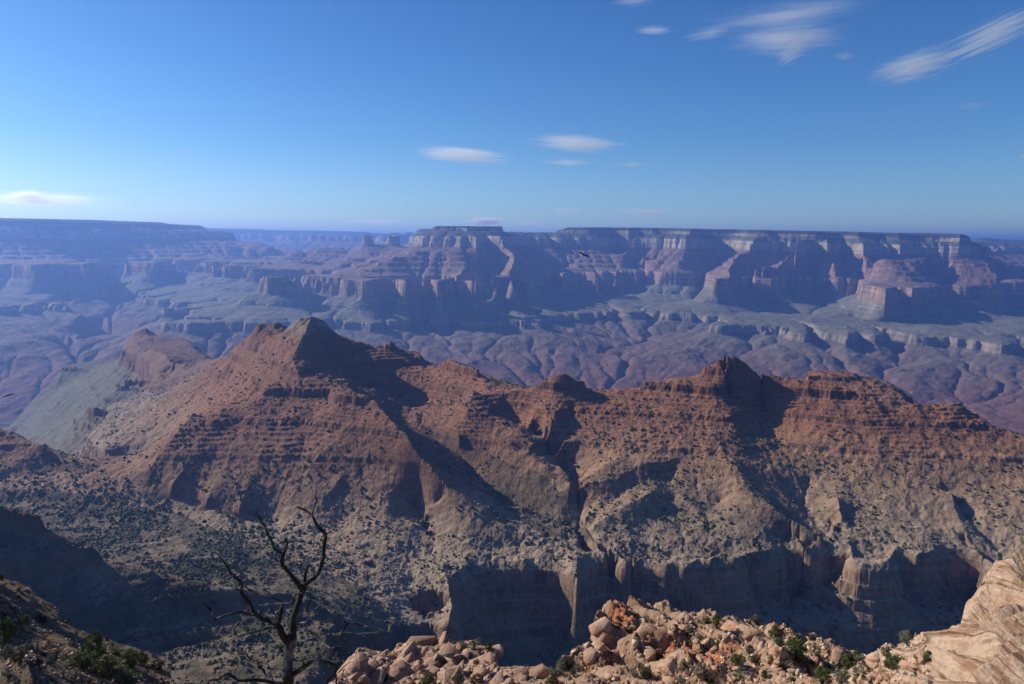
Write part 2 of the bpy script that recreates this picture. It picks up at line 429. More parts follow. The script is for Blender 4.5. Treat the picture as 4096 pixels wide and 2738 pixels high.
g.L('a3', [(600, 440, 10.2), (400, 430, 10.2), (250, 410, 10.2), (130, 440, 10.1)])
g.L('a2', [(2250, 450, 10), (2100, 475, 9.8), (1850, 550, 9.5), (1620, 640, 9.1), (1460, 650, 8.8)])
g.L('a3', [(880, 250, 10.9), (1000, 260, 10.8), (1080, 350, 10.5), (1200, 470, 10), (1150, 640, 9.3)])
g.E(RT, 'a2', [(1440, 690), (1520, 700), (1700, 695), (1800, 712), (1900, 700), (2000, 705), (2150, 720), (2346, 710)])
g.E(RT, 'a3', [(0, 712), (130, 706), (340, 700), (390, 730), (450, 715), (560, 715), (700, 712), (760, 722)])
g.P([(1900, 8.75, RT), (1990, 9.3, RT), (2040, 9.6, RT)])
g.P([(2060, 10.0, RT), (2140, 10.6, RT), (2150, 11.6, RT), (2200, 11.8, RT), (2230, 10.9, RT)])
g.P([(2075, 9.2, -760), (2180, 9.9, -740), (2195, 10.8, -660)])
g.L('a3', [(970, 840, 8.6), (1110, 838, 8.6), (1200, 828, 8.6), (1330, 840, 8.6), (1340, 870, 8.6)])
g.P([(1975, 9.0, -740), (2110, 9.1, -760)])
g.L('a3', [(300, 960, 8.3), (350, 920, 8.4), (420, 920, 8.4)]); g.L('a3', [(90, 1020, 8.2), (150, 900, 8.5), (240, 900, 8.5)])
g.E(TT, 'a3', [(0, 1040), (80, 1025), (180, 1060), (260, 1030), (400, 1020), (560, 1025), (640, 1045)])
g.E(TT, 'a3', [(640, 1045), (800, 960), (900, 930), (960, 1040), (1050, 1045), (1080, 1065), (1150, 1090), (1260, 1100), (1400, 1055), (1550, 1075), (1700, 1045), (1850, 1040)])
g.E(TT, 'a3', [(1600, 960), (1750, 970), (1900, 950), (2020, 960), (2060, 905), (2190, 910), (2346, 908)])
g.E(RT, 'a3', [(1520, 605), (1640, 620), (1700, 640), (1850, 625), (2000, 622), (2060, 640)])
# north rim and its promontories
g.L('a3', [(1700, 185, 13.6), (1750, 158, 13.3), (1950, 157, 12.9), (2130, 157, 12.9), (2200, 158, 13.3)], [(1.2, 0), (4, 0), (10, 0), (18, 0)])
g.L('a4', [(100, 158, 13.4), (300, 160, 12.8), (420, 160, 13), (560, 163, 12.8), (700, 165, 13.1), (970, 172, 12.3), (1050, 173, 13.3), (1450, 181, 13.3), (1540, 183, 12.2), (1730, 186, 12.0), (1800, 187, 12.7), (1900, 190, 12.0), (2260, 195, 11.8)], [(1.2, 0), (4, 0), (10, 0), (18, 0)])
g.L('a5', [(210, 197, 11.8), (300, 198, 12.5), (560, 203, 12.4), (620, 205, 11.8), (700, 208, 12.2), (850, 211, 12.3), (1050, 215, 11.8), (1150, 216, 12.3), (1350, 219, 12.0), (1600, 224, 12.0), (1690, 228, 11.4)], [(1.2, 0), (4, 0)])
g.L('a5', [(1690, 228, 11.5), (1740, 240, 11.5), (1830, 275, 11.5), (1870, 290, 11.5), (1950, 370, 11.4), (2020, 440, 11.3)])
g.L('a5', [(1850, 275, 20), (1960, 265, 20), (2100, 295, 20), (2346, 310, 20), (3000, 330, 20)], [(2, 0), (8, 0), (18, 0)])
g.L('a5', [(1970, 395, 15), (2130, 365, 15), (2160, 350, 15), (2190, 365, 15), (2240, 405, 15), (2346, 385, 15), (2800, 390, 15)])
g.P([(3600, 40, 160), (4000, 40, 130), (4700, 40, 110)]); g.P([(3980, 13, -560), (4400, 13, -600)]); g.P([(3950, 17.5, -500), (4400, 17.5, -500)])
g.L('a4', [(420, 200, 12.9), (320, 360, 12.5), (240, 470, 12.2), (230, 580, 11.75)])
g.L('a4', [(600, 350, 12.6), (440, 490, 12.2), (520, 575, 11.8)])
g.L('a4', [(940, 200, 12.3), (900, 370, 12.1), (870, 480, 11.8), (820, 555, 11.5)])
g.L('a4', [(1640, 280, 11.8), (1600, 380, 11.6), (1400, 510, 11), (1330, 620, 10.4), (1350, 680, 9.6)])
g.L('a4', [(2250, 300, 11.6), (2100, 400, 11.3), (1900, 540, 10.9), (1800, 590, 10.7), (1620, 605, 10.2)])
g.L('a5', [(250, 300, 11.6), (300, 480, 11.2), (380, 580, 10.8)])
g.L('a5', [(620, 290, 11.6), (640, 400, 11.4), (700, 560, 10.9)])
g.L('a5', [(1000, 300, 11.7), (1050, 420, 11.4)])
g.L('a5', [(780, 550, 10.3), (950, 520, 10.2), (1180, 490, 10.2), (1280, 435, 10.2), (1380, 520, 10.2), (1540, 540, 10.2)])
g.P([(3440, 11.2, -380), (3600, 11.1, -420), (3700, 11.1, -440)])
g.L('a5', [(1560, 525, 10.2), (1800, 493, 10.2), (1950, 512, 10.2), (1990, 610, 10), (2080, 700, 9.8)])
g.P([(2450, 11.2, -690), (2560, 11.3, -690), (2620, 11.3, -680)]); g.P([(2560, 12.4, -480), (2570, 11.6, -640)])
g.P([(2822, 12.8, -430), (2800, 11.8, -650), (2780, 10.8, -760)])
g.P([(2520, 12.5, -450), (2500, 11.8, -640)]); g.P([(3050, 11.4, -430), (3010, 10.6, -520)])
g.P([(3340, 11.6, -400), (3380, 11, -430)])
g.E(RT, 'a4', [(150, 570), (300, 582), (310, 600)]); g.E(RT, 'a4', [(470, 575), (570, 578)]); g.E(RT, 'a4', [(635, 545), (760, 560), (890, 562)])
g.E(RT, 'a4', [(1310, 672), (1360, 690), (1480, 690), (1600, 660), (1680, 690), (1780, 700), (1915, 688), (2000, 660), (2100, 690), (2150, 690), (2200, 665), (2346, 690)])
g.E(RT, 'a5', [(0, 690), (60, 690), (140, 670), (350, 690), (600, 680), (700, 715), (770, 740), (740, 768), (820, 785), (920, 800), (1000, 790), (1150, 800), (1300, 780), (1450, 772), (1560, 740), (1650, 715), (1850, 705), (1960, 702), (2010, 730), (2060, 715)])
g.L('a4', [(1300, 700, 9.6), (1200, 770, 9.5)])
g.E(TT, 'a4', [(380, 975), (480, 972), (700, 965), (1100, 962), (1260, 972), (1290, 978), (1480, 985), (1660, 978), (1720, 985), (1950, 992), (2150, 990), (2346, 965)])
g.E(TT, 'a4', [(1410, 1062), (1600, 1055), (1850, 1050), (2050, 1055)])
g.E(TT, 'a4', [(1400, 1180), (1440, 1128), (1640, 1128), (1850, 1125), (2100, 1112), (2200, 1100)])
g.P([(2960, 8.75, -940), (3100, 8.8, -930)])
g.E(TT, 'a5', [(60, 1140), (120, 1100), (300, 1100), (480, 1120), (560, 1110), (700, 1145), (820, 1158), (950, 1150), (1080, 1160), (1250, 1178), (1330, 1178)])
g.E(TT, 'a5', [(1500, 1170), (1640, 1190), (1760, 1180), (1900, 1192), (2050, 1160), (2200, 1105), (2346, 1080), (2700, 1080)])
g.L('a5', [(1330, 1180, 7.9), (1650, 1255, 7.7), (2040, 1370, 7.4), (2100, 1385, 7.3), (2180, 1440, 7.2), (2346, 1520, 7.1), (2700, 1650, 7)])
g.L('a5', [(1560, 1245, 8.2), (1900, 1270, 8.1), (2346, 1310, 8.0)])
# badlands under the walls
g.L('b3', [(1250, 210, 8.2), (1275, 320, 7.9), (1275, 420, 7.6), (1200, 540, 7.3), (1060, 600, 7.1), (880, 660, 6.9)])
g.L('b3', [(1275, 420, 7.6), (1480, 500, 7.4), (1545, 560, 7.2), (1530, 640, 7.0), (1440, 765, 6.75)])
g.L('b3', [(1420, 270, 8), (1560, 390, 7.8), (1700, 480, 7.5), (1850, 580, 7.2), (2000, 660, 7), (2170, 740, 6.85)])
g.L('b3', [(1700, 480, 7.5), (1640, 560, 7.3), (1590, 640, 7.1)])
g.L('b3', [(1380, 520, 7.45), (1330, 600, 7.1), (1440, 740, 6.78)])
g.L('b3', [(1740, 560, 7.3), (1780, 640, 7.0), (1860, 750, 6.8)])
g.L('b3', [(760, 690, 6.7), (590, 525, 7.25), (650, 470, 7.4), (750, 390, 7.75), (900, 280, 8.0)])
g.L('b3', [(590, 525, 7.25), (400, 400, 7.6), (300, 380, 7.8)])
g.L('b3', [(200, 180, 8.6), (240, 260, 8.3), (400, 380, 7.95), (530, 480, 7.5)])
g.L('b3', [(80, 330, 8.2), (220, 350, 8.0), (400, 470, 7.5), (600, 600, 7.1)])
g.L('b3', [(500, 250, 8.2), (590, 310, 8), (630, 440, 7.6)])
g.L('b3', [(1330, 720, 6.7), (1200, 780, 6.55), (1000, 870, 6.3)])
g.L('b3', [(2200, 725, 6.85), (2010, 610, 7.2), (2130, 565, 7.5), (2346, 460, 8.0)])
g.L('b4', [(-100, 480, 7.7), (200, 530, 7.7), (370, 510, 7.8), (500, 450, 8.1), (450, 410, 8.3), (800, 350, 8.5), (1240, 260, 8.7)])
g.L('b4', [(50, 690, 6.9), (250, 660, 7), (500, 620, 7), (880, 600, 7.05), (950, 560, 7.2), (1060, 450, 7.6), (1230, 320, 8)])
g.L('b4', [(400, 620, 7.15), (700, 555, 7.35), (1000, 510, 7.5)])
g.L('b4', [(1000, 780, 6.6), (1080, 715, 6.8), (1165, 660, 7.0), (1080, 520, 7.3), (1120, 470, 7.6)])
g.L('b4', [(1560, 330, 8), (1500, 420, 7.8), (1580, 560, 7.4)]); g.L('b4', [(1400, 320, 8), (1440, 560, 7.3), (1300, 700, 6.9)])
g.L('b4', [(1700, 420, 7.7), (1860, 560, 7.2), (1930, 660, 6.9), (2020, 780, 6.6)])
g.L('b4', [(2100, 300, 7.8), (2060, 420, 7.5), (2020, 560, 7.2)])
g.L('b5', [(70, 280, 7.9), (60, 420, 7.5), (150, 560, 7.2)])
g.L('b5', [(500, 265, 7.9), (520, 380, 7.6), (480, 560, 7.2), (520, 700, 6.8)])
g.L('b5', [(110, 300, 8), (180, 520, 7.4), (450, 680, 6.9), (600, 830, 6.5)])
g.L('b5', [(600, 330, 8), (650, 580, 7.3), (820, 680, 7), (860, 850, 6.5)])
g.L('b5', [(800, 320, 7.9), (750, 400, 7.7), (850, 600, 7.2)])
g.L('b5', [(1120, 480, 7.7), (980, 620, 7.25), (860, 720, 6.9), (860, 880, 6.4), (1150, 1080, 5.9)])
g.L('b5', [(1250, 370, 7.8), (1120, 560, 7.4), (1000, 700, 7.1)])
g.L('b5', [(1700, 640, 7), (1300, 800, 6.6), (1000, 880, 6.4)]); g.L('b5', [(1850, 600, 7.1), (1700, 780, 6.7), (1600, 1000, 6.2)])
g.L('b5', [(2100, 480, 7.2), (2120, 780, 6.6), (2000, 1010, 6.1)]); g.L('b5', [(2346, 900, 6.3), (1900, 1080, 6), (1740, 1120, 5.9)])
g.L('b5', [(1580, 1030, 6.1), (1500, 1000, 6.15), (1380, 1060, 6.05)])
g.solve()
print('far solve', time.time()-T0)
relief = np.clip((g.R-6000)/6000, 0, 1)
wx = fbm(g.X, g.Y, 2600, 4, 11); wy = fbm(g.X, g.Y, 2600, 4, 31)
ero = 1.0
wall = np.clip((g.b+900)/150, 0, 1)
nb = (34+22*wall)*fbm(g.X+wx*300, g.Y+wy*300, 1500, 5, 3, .55) + 22*fbm(g.X, g.Y, 500, 4, 5, .55, True)
nb += wall*(48*fbm(g.X+wx*260, g.Y+wy*260, 1250, 4, 47, .5, True)-8)
nb += np.exp(-((g.b+760)/120)**2)*26*fbm(g.X+wx*90, g.Y+wy*90, 420, 3, 53, .5, True)
low = np.clip((-870-g.b)/120, 0, 1)
nb += low*(55*fbm(g.X+wx*200, g.Y+wy*200, 1300, 4, 41, .5, True)+10)*np.clip((g.R-5200)/800, 0, 1)
plate = np.clip((g.b-168)/10, 0, 1)
b1 = np.minimum(g.b + nb*(1-plate), np.maximum(g.b, 158))
h2 = (g.nr//2, g.na//2)
bs = resize(b1, *h2); Rs = resize(g.R.astype(np.float32), *h2)
be, Ar = erode(bs, Rs, 2*g.azm/(h2[1]-1), (g.l1-g.l0)/(h2[0]-1), 0.11, .46, 7, A0=2.5e4, smooth=.1)
cut = np.clip(bs-be, -30, 170); cut = .45*cut+1.0*blur(cut, 3)
cut = resize(cut, g.nr, g.na)
b2 = b1 - cut*(1-plate) - 0
b2 += (1-plate)*(9*fbm(g.X, g.Y, 160, 3, 77, .6, True))
D = Doff(g.AZ)
Z = np.interp(b2, *FULL_F) + D
Z += plate*(3*fbm(g.X, g.Y, 400, 4, 9))
Z += 4*fbm(g.X, g.Y, 90, 2, 55, .6)*(1-plate)
FAR = (g, Z)
print('far done', time.time()-T0)

far_mat, t_, p_ = terrain_mat('canyon_strata', -1500, 400,
    cliff=[(-1500, (.12, .08, .065)), (-1200, (.16, .09, .07)), (-960, (.19, .14, .11)), (-940, (.27, .22, .165)), (-880, (.29, .24, .18)), (-860, (.21, .20, .145)), (-665, (.21, .20, .145)), (-655, (.30, .20, .145)),
           (-485, (.34, .23, .17)), (-470, (.25, .155, .115)), (-300, (.27, .165, .12)), (-130, (.26, .155, .11)), (-118, (.35, .29, .21)), (20, (.38, .32, .235)), (35, (.16, .15, .11)), (90, (.18, .165, .12)), (105, (.25, .215, .155)), (148, (.24, .21, .15)), (156, (.045, .055, .035)), (400, (.04, .05, .035))],
    slope=[(-1500, (.12, .08, .062)), (-1250, (.18, .088, .064)), (-1100, (.165, .11, .083)), (-960, (.15, .13, .095)), (-880, (.165, .158, .108)), (-660, (.185, .175, .122)), (-560, (.20, .165, .12)), (-480, (.21, .15, .11)), (-300, (.19, .125, .09)), (-120, (.16, .11, .08)), (0, (.10, .098, .066)), (160, (.05, .06, .04)), (400, (.028, .036, .024))],
    s1=120, wobble=24, bumpd=14, bands=22, patch=(1/420, (.085, .09, .06)))
far_o = mesh_from_grid('canyon_terrain', g.X, g.Y, Z, far_mat, {'dip': D})
far_o['kind'] = 'structure'; far_o['label'] = 'far canyon walls, buttes and badlands'

# ---------------------------------------------------------------- middle ridges
m = Grid(300, 5900, math.radians(42), 1700, 1800, FULL_M, False)
mg = m
RTm = -600
m.rmap = ([.3, .85, 1.1, 1.95, 2.35, 3.4, 3.8, 4.7], [.3, 1.05, 1.38, 1.92, 2.3, 4.2, 4.45, 4.7])
m.L('c4', [(1560, 370, 2.5), (1620, 290, 2.4), (1690, 215, 2.38), (1730, 178, 2.35), (1870, 168, 2.35), (1893, 190, 2.35), (1900, 228, 2.3), (1940, 190, 2.28), (2010, 130, 2.25), (2090, 122, 2.25), (2180, 155, 2.3)])
m.L('b3', [(-100, 470, 2.35), (0, 530, 2.4), (180, 600, 2.4), (330, 690, 2.35), (450, 715, 2.3), (590, 675, 2.2), (690, 720, 2.15), (850, 820, 2.1), (920, 920, 2.02), (1000, 975, 1.97), (1080, 980, 1.95), (1300, 940, 1.95), (1450, 890, 1.93), (1550, 850, 1.92), (1640, 790, 1.92), (1720, 785, 1.92), (1800, 830, 1.92), (1860, 900, 1.92), (1960, 950, 1.93), (2130, 985, 1.95), (2250, 940, 1.95), (2346, 935, 1.95)])
m.L('b4', [(180, 935, 1.95), (350, 940, 1.95), (520, 910, 1.95), (640, 870, 1.95), (760, 835, 1.95), (970, 820, 1.95), (1100, 770, 1.92), (1195, 705, 1.92), (1210, 655, 1.92), (1300, 600, 1.92), (1400, 605, 1.92), (1550, 710, 1.92), (1630, 770, 1.92), (1850, 810, 1.9), (2100, 830, 1.88)])
m.L('b5', [(-40, 832, 1.87), (100, 835, 1.85), (400, 900, 1.8), (660, 1000, 1.75), (750, 1050, 1.72), (900, 1130, 1.7), (1000, 1150, 1.7), (1090, 1150, 1.7), (1160, 1095, 1.72), (1340, 1100, 1.72), (1400, 1108, 1.72), (1580, 1070, 1.72), (1680, 1075, 1.72), (1770, 1160, 1.7), (1820, 1200, 1.7), (2000, 1310, 1.65), (2200, 1390, 1.6), (2346, 1450, 1.55), (2800, 1600, 1.5)])
m.L('b5', [(100, 800, 2.35), (180, 790, 2.35), (380, 815, 2.35), (620, 845, 2.35), (750, 850, 2.35), (900, 920, 2.3), (1060, 1000, 2.25), (1110, 1070, 2.22), (1180, 1100, 2.2)], [(.08, 0)])
m.P([(3280, 2.05, -470), (3400, 2.03, -540), (3560, 2.0, -560), (3650, 2, -560)])
m.P([(1500, 2.62, -420), (1900, 2.45, -520), (2400, 2.4, -620), (3000, 2.4, -640), (3150, 2.65, -640), (3600, 2.6, -700), (3800, 2.1, -640), (4400, 1.95, -640)])
m.P([(1250, 3.1, -800), (1900, 3.1, -820), (3000, 3.1, -900), (4400, 2.8, -950)])
m.P([(-400, 4.6, -1400), (4400, 4.6, -1430)]); m.P([(-400, 4.05, -1250), (50, 4.05, -1200), (300, 4.4, -1150), (900, 4.4, -1200), (1300, 4.0, -1100), (4400, 3.9, -1180)])
# limestone buttress and the grey bench left of the butte
m.L('c4', [(840, 360, 3.42), (870, 260, 3.42), (900, 220, 3.42), (980, 190, 3.42), (1010, 215, 3.42), (1045, 240, 3.4), (1190, 255, 3.4), (1270, 275, 3.35), (1290, 330, 3.2), (1350, 380, 3.1), (1400, 410, 3.0), (1530, 385, 2.7)])
m.E(RTm, 'c4', [(862, 285), (885, 340), (935, 360), (960, 410), (1010, 430), (1050, 490), (1075, 530), (1120, 500), (1180, 487), (1260, 480), (1320, 470)])
m.E(RTm, 'c4', [(1320, 480), (1180, 500), (1060, 590), (1000, 640), (900, 710), (830, 760), (760, 810), (690, 880), (672, 950), (680, 1000), (740, 1070)])
m.L('c4', [(1000, 330, 3.1), (1080, 360, 3.02), (1150, 420, 2.85), (1250, 440, 2.8)]); m.L('c4', [(900, 290, 3.3), (960, 350, 3.15)])
m.L('c4', [(820, 392, 3.25), (850, 435, 3.22), (900, 485, 3.15), (960, 535, 3.05), (1000, 592, 2.9), (1040, 600, 2.75)])
m.L('c4', [(420, 450, 3.7), (560, 412, 3.8), (700, 403, 3.8), (780, 407, 3.7), (820, 385, 3.6)])
m.L('c4', [(1000, 330, 3.1), (1080, 360, 3.02), (1150, 420, 2.85), (1250, 440, 2.8)]); m.L('c4', [(900, 290, 3.3), (960, 350, 3.15)])
m.L('c4', [(820, 392, 3.25), (850, 435, 3.22), (900, 485, 3.15), (960, 535, 3.05), (1000, 592, 2.9), (1040, 600, 2.75)])
m.L('c4', [(420, 450, 3.7), (400, 530, 3.5), (385, 600, 3.42), (280, 620, 3.55), (200, 700, 3.55), (120, 790, 3.5), (90, 890, 3.4)], [(.35, -170)])
m.L('c4', [(390, 690, 3.2), (460, 580, 3.35), (600, 500, 3.5)])
m.L('c4', [(90, 900, 3.3), (200, 960, 3.0), (340, 1075, 2.5), (480, 1090, 2.3), (640, 1100, 2.1)])
m.L('c4', [(640, 760, 2.5), (500, 880, 2.55), (360, 980, 2.6)])
m.L('c4', [(870, 560, 2.9), (600, 740, 2.8), (420, 900, 2.8)])
m.P([(-300, 2.2, -900), (100, 2.2, -880), (420, 2.0, -760), (600, 1.85, -680)])
# near left crest and the rolling bench behind the dead tree
m.L('c4', [(-300, 860, 1.6), (0, 880, 1.6), (100, 900, 1.6), (210, 970, 1.55), (300, 1000, 1.5), (330, 1062, 1.5), (400, 1088, 1.5), (660, 1104, 1.5), (860, 1092, 1.55)])
m.L('c4', [(860, 1092, 1.55), (1100, 950, 1.75), (1400, 700, 2.05), (1560, 500, 2.3)])
m.L('c5', [(-200, 80, 1.32), (0, 90, 1.32), (150, 95, 1.32), (500, 140, 1.3), (900, 190, 1.28), (1180, 180, 1.28), (1450, 260, 1.22), (1700, 340, 1.2), (1850, 380, 1.18)])
m.P([(-200, 1.27, -475), (500, 1.25, -474), (900, 1.22, -474)])
m.L('c5', [(200, 270, 1.2), (600, 290, 1.2), (900, 290, 1.19), (1150, 330, 1.17), (1500, 360, 1.15), (1750, 390, 1.13)])
m.P([(200, 1.15, -472), (800, 1.13, -468), (1000, 1.1, -466)])
m.L('c5', [(350, 400, 1.08), (750, 410, 1.1), (960, 490, 1.06), (1150, 400, 1.1), (1500, 440, 1.07), (1900, 600, 1.02)])
m.L('c5', [(-400, 100, .7), (0, 230, .7), (180, 300, .7), (380, 410, .70), (600, 540, .70), (760, 620, .70), (1000, 650, .70), (1100, 700, .70), (1300, 715, .70), (1500, 760, .70), (1850, 780, .70), (2100, 850, .70), (2250, 960, .695), (2290, 1000, .69)])
m.P([(-200, .8, -390), (300, .8, -400), (600, .8, -405), (1000, .82, -420), (1350, .8, -430)])
m.L('c5', [(-200, 900, .63), (400, 1150, .63), (1000, 1260, .64), (1400, 1190, .66), (1600, 1110, .665), (2000, 1050, .67), (2260, 1010, .675)]) 
m.L('c5', [(1450, 1290, .59), (1700, 1230, .6), (2100, 1180, .61), (2346, 1130, .62)])
m.L('c7', [(0, 560, .60), (200, 560, .61), (400, 560, .62)])
m.P([(1500, .74, -540), (1600, .8, -560)])
m.P([(-300, .31, -215), (1200, .31, -240), (2400, .31, -260), (4400, .31, -230)]); m.P([(-300, 4.1, -1200), (4400, 4.1, -1200)][:0] or [(-300, 3.95, -1230), (-150, 3.95, -1230)]); m.P([(-300, .45, -300), (600, .45, -330), (1500, .5, -420), (2400, .5, -430), (4400, .5, -420)])
# spurs of the butte facing us
m.S(0.065, 'c4', [(2090, 122, 2.25), (2030, 250, 2.15), (1960, 400, 2.02), (1990, 500, 1.92), (2150, 540, 1.85), (2346, 620, 1.78)])
m.S(0.09, 'c6', [(100, 100, 1.78), (200, 130, 1.76), (300, 170, 1.74), (380, 240, 1.72), (480, 340, 1.68), (600, 500, 1.6), (720, 640, 1.52), (830, 760, 1.43), (900, 800, 1.4), (1020, 900, 1.32), (1150, 980, 1.26), (1300, 1100, 1.17)])
m.S(-0.055, 'c6', [(330, 100, 2.0), (450, 320, 1.85), (700, 420, 1.78), (900, 540, 1.69), (1000, 660, 1.6), (1100, 790, 1.5), (1300, 870, 1.42), (1500, 960, 1.35), (1690, 1060, 1.3)])
m.S(0.02, 'c6', [(1000, 110, 1.97), (950, 270, 1.82), (1150, 300, 1.78), (1250, 340, 1.73), (1400, 470, 1.63)])
m.S(0.0, 'c6', [(880, 320, 1.84), (900, 430, 1.76)])
m.S(-0.075, 'c6', [(1200, 180, 1.88), (1320, 370, 1.72), (1450, 480, 1.62), (1500, 570, 1.57), (1640, 700, 1.5), (1690, 800, 1.45), (1720, 1020, 1.33), (1800, 1130, 1.26), (1870, 1200, 1.22)])
m.S(0.015, 'c6', [(1600, 180, 1.85), (1540, 280, 1.77), (1500, 400, 1.68)]); m.S(0.012, 'c6', [(1490, 230, 1.85), (1470, 420, 1.67)]); m.S(-0.015, 'c6', [(1660, 240, 1.82), (1600, 480, 1.6), (1530, 560, 1.58)])
m.S(-0.012, 'c6', [(1440, 190, 1.87), (1390, 290, 1.8), (1360, 370, 1.73)])
m.S(0.02, 'c6', [(1960, 570, 1.6), (1850, 640, 1.53), (1740, 700, 1.48), (1640, 730, 1.48)])
m.S(0.01, 'c6', [(1400, 560, 1.6), (1480, 640, 1.55), (1560, 620, 1.56), (1640, 690, 1.51)])
m.S(0.02, 'c6', [(2346, 560, 1.55), (2100, 620, 1.5), (1900, 720, 1.45), (1710, 740, 1.455)])
m.S(-0.006, 'c6', [(2346, 640, 1.5), (2090, 760, 1.43), (1900, 880, 1.4), (1740, 960, 1.36)])
m.S(0.015, 'c6', [(2200, 800, 1.43), (2000, 900, 1.37), (1800, 1010, 1.335)]); m.S(-0.015, 'c6', [(2080, 1090, 1.27), (2200, 960, 1.32), (2346, 830, 1.38)])
# spurs left of the main crest
m.S(0.046, 'c6', [(250, 640, 1.6), (260, 780, 1.48), (150, 960, 1.35)]); m.S(0.056, 'c6', [(330, 640, 1.6), (430, 660, 1.6), (440, 760, 1.5), (330, 850, 1.42), (240, 1000, 1.31)])
m.S(0.05, 'c6', [(850, 800, 1.42), (700, 900, 1.35), (640, 1000, 1.3)])
m.S(-0.025, 'c6', [(600, 900, 1.37), (680, 1060, 1.26), (740, 1150, 1.2), (700, 1290, 1.1), (800, 1440, .99)])
m.S(0.056, 'c6', [(100, 700, 1.57), (0, 830, 1.45)]); m.S(0.048, 'c6', [(150, 700, 1.55), (100, 900, 1.4), (60, 1100, 1.26)])
for gs, (x, y, x2, y2, r1, r2) in zip((1, -1, 1, -1, 1), ((1900, 620, 1600, 1420, 1.8, 1.2), (1700, 640, 1380, 1370, 1.85, 1.27), (1500, 720, 1150, 1260, 1.9, 1.36), (2100, 760, 1900, 1500, 1.72, 1.15), (1300, 760, 1000, 1130, 2.0, 1.48))):
    m.S(.05+gs*.0015, 'c4', [(x, y, r1), ((x+x2)/2, (y+y2)/2, (r1+r2)/2-.02), (x2, y2, r2)])
# right ridge spurs
m.S(0.03, 'b4', [(1305, 960, 1.9), (1320, 1010, 1.75), (1390, 1110, 1.7), (1360, 1270, 1.62), (1390, 1430, 1.56), (1400, 1550, 1.52)])
m.S(-0.03, 'b4', [(1660, 990, 1.8), (1680, 1060, 1.72), (1700, 1180, 1.66), (1740, 1350, 1.58), (1880, 1520, 1.48)])
m.S(-0.01, 'b4', [(1500, 1330, 1.57), (1600, 1450, 1.52)])
m.S(0.035, 'P', [(1640, 1010, 1.6), (1680, 1060, 1.52), (1700, 1100, 1.46), (1720, 1150, 1.38), (1830, 1200, 1.27), (1880, 1240, 1.2)])
m.S(0.035, 'c8', [(400, 0, 1.45), (430, 100, 1.38), (600, 190, 1.33), (680, 250, 1.29), (820, 330, 1.25), (930, 410, 1.21), (980, 440, 1.19)])
m.S(-0.05, 'c8', [(900, 60, 1.42), (860, 200, 1.35), (880, 290, 1.29), (1000, 340, 1.25), (1050, 370, 1.225)])
m.S(-0.015, 'c8', [(1200, 70, 1.42), (1230, 200, 1.34), (1140, 300, 1.27), (1060, 370, 1.22)])
m.S(0.012, 'c8', [(1090, 150, 1.36), (1110, 240, 1.31), (1120, 290, 1.28)])
m.S(0.02, 'c8', [(1850, 100, 1.4), (1880, 230, 1.31), (1930, 350, 1.24), (1970, 470, 1.165)])
m.S(-0.015, 'c8', [(1830, 150, 1.38), (1960, 300, 1.28), (2090, 460, 1.19), (2200, 560, 1.13)]); m.S(0.01, 'c8', [(2060, 120, 1.4), (2080, 330, 1.28)])
m.S(-0.015, 'c8', [(300, 180, 1.33), (180, 320, 1.25), (100, 480, 1.17)]); m.S(0.015, 'c8', [(500, 330, 1.27), (350, 430, 1.2), (240, 560, 1.14)])
m.L('b4', [(1345, 605, 1.90), (1320, 700, 1.885), (1290, 800, 1.87), (1300, 960, 1.84)]); m.L('b4', [(1215, 660, 1.97), (1300, 606, 1.97), (1400, 612, 1.97), (1550, 716, 1.97)])
m.L('P', [(735, 830, 2.2), (850, 905, 2.15), (950, 940, 2.08), (1060, 935, 2.0)])
# cliff edge above the gorge
m.E(RTm, 'c7', [(830, 500), (850, 400), (830, 250), (800, 170), (790, 100)])
m.E(RTm, 'c6', [(790, 1290), (800, 1350), (870, 1350), (930, 1300), (940, 1250), (1010, 1240), (1100, 1205), (1200, 1190), (1310, 1170), (1290, 1250), (1330, 1260), (1390, 1210), (1440, 1200), (1490, 1240), (1560, 1190), (1640, 1260), (1690, 1390), (1688, 1160), (1705, 1010), (1775, 1095), (1850, 1200), (1890, 1210), (1920, 1150), (1960, 1220), (2020, 1270), (2130, 1240), (2220, 1250), (2300, 1290), (2346, 1270)])
m.E(RTm, 'c8', [(0, 570), (60, 640), (110, 620), (170, 590), (240, 610), (320, 560), (400, 600), (460, 560), (600, 530), (700, 480), (810, 405), (840, 480), (870, 520), (920, 500), (990, 445), (1040, 420), (1040, 375), (1100, 430), (1180, 500), (1190, 560), (1250, 600), (1340, 600), (1430, 590), (1480, 520), (1550, 500), (1620, 560), (1720, 530), (1800, 500), (1870, 510), (1940, 470), (1980, 520), (2060, 560), (2130, 640), (2300, 640), (2500, 700)])
m.L('c6', [(2000, 1350, 1.07), (2150, 1420, 1.07), (2346, 1440, 1.07)]); m.L('c8', [(60, 740, 1.07), (200, 800, 1.07), (500, 850, 1.07), (700, 850, 1.07), (900, 830, 1.075), (1100, 790, 1.085), (1250, 760, 1.09), (1450, 790, 1.08), (1600, 830, 1.07), (1700, 840, 1.07), (1880, 890, 1.07), (1960, 920, 1.07), (2100, 920, 1.07)])
m.P([(1750, .95, -590), (2250, 1.0, -590), (2550, 1.02, -580), (3000, 1.01, -571), (3500, 1.01, -571), (4300, 1.01, -571)]); m.P([(2500, .96, -620), (4300, .96, -620)])
m.P([(1500, .8, -640), (2600, .8, -760), (4400, .8, -760)]); m.P([(2400, .65, -700), (4400, .65, -680)])
m.P([(2560, 1.05, -585), (2460, 1.08, -572), (2400, 1.11, -560), (2360, 1.14, -552), (2335, 1.18, -540)]); m.P([(3200, 1.06, -575), (3290, 1.12, -550)])
m.solve()
print('mid solve', time.time()-T0)
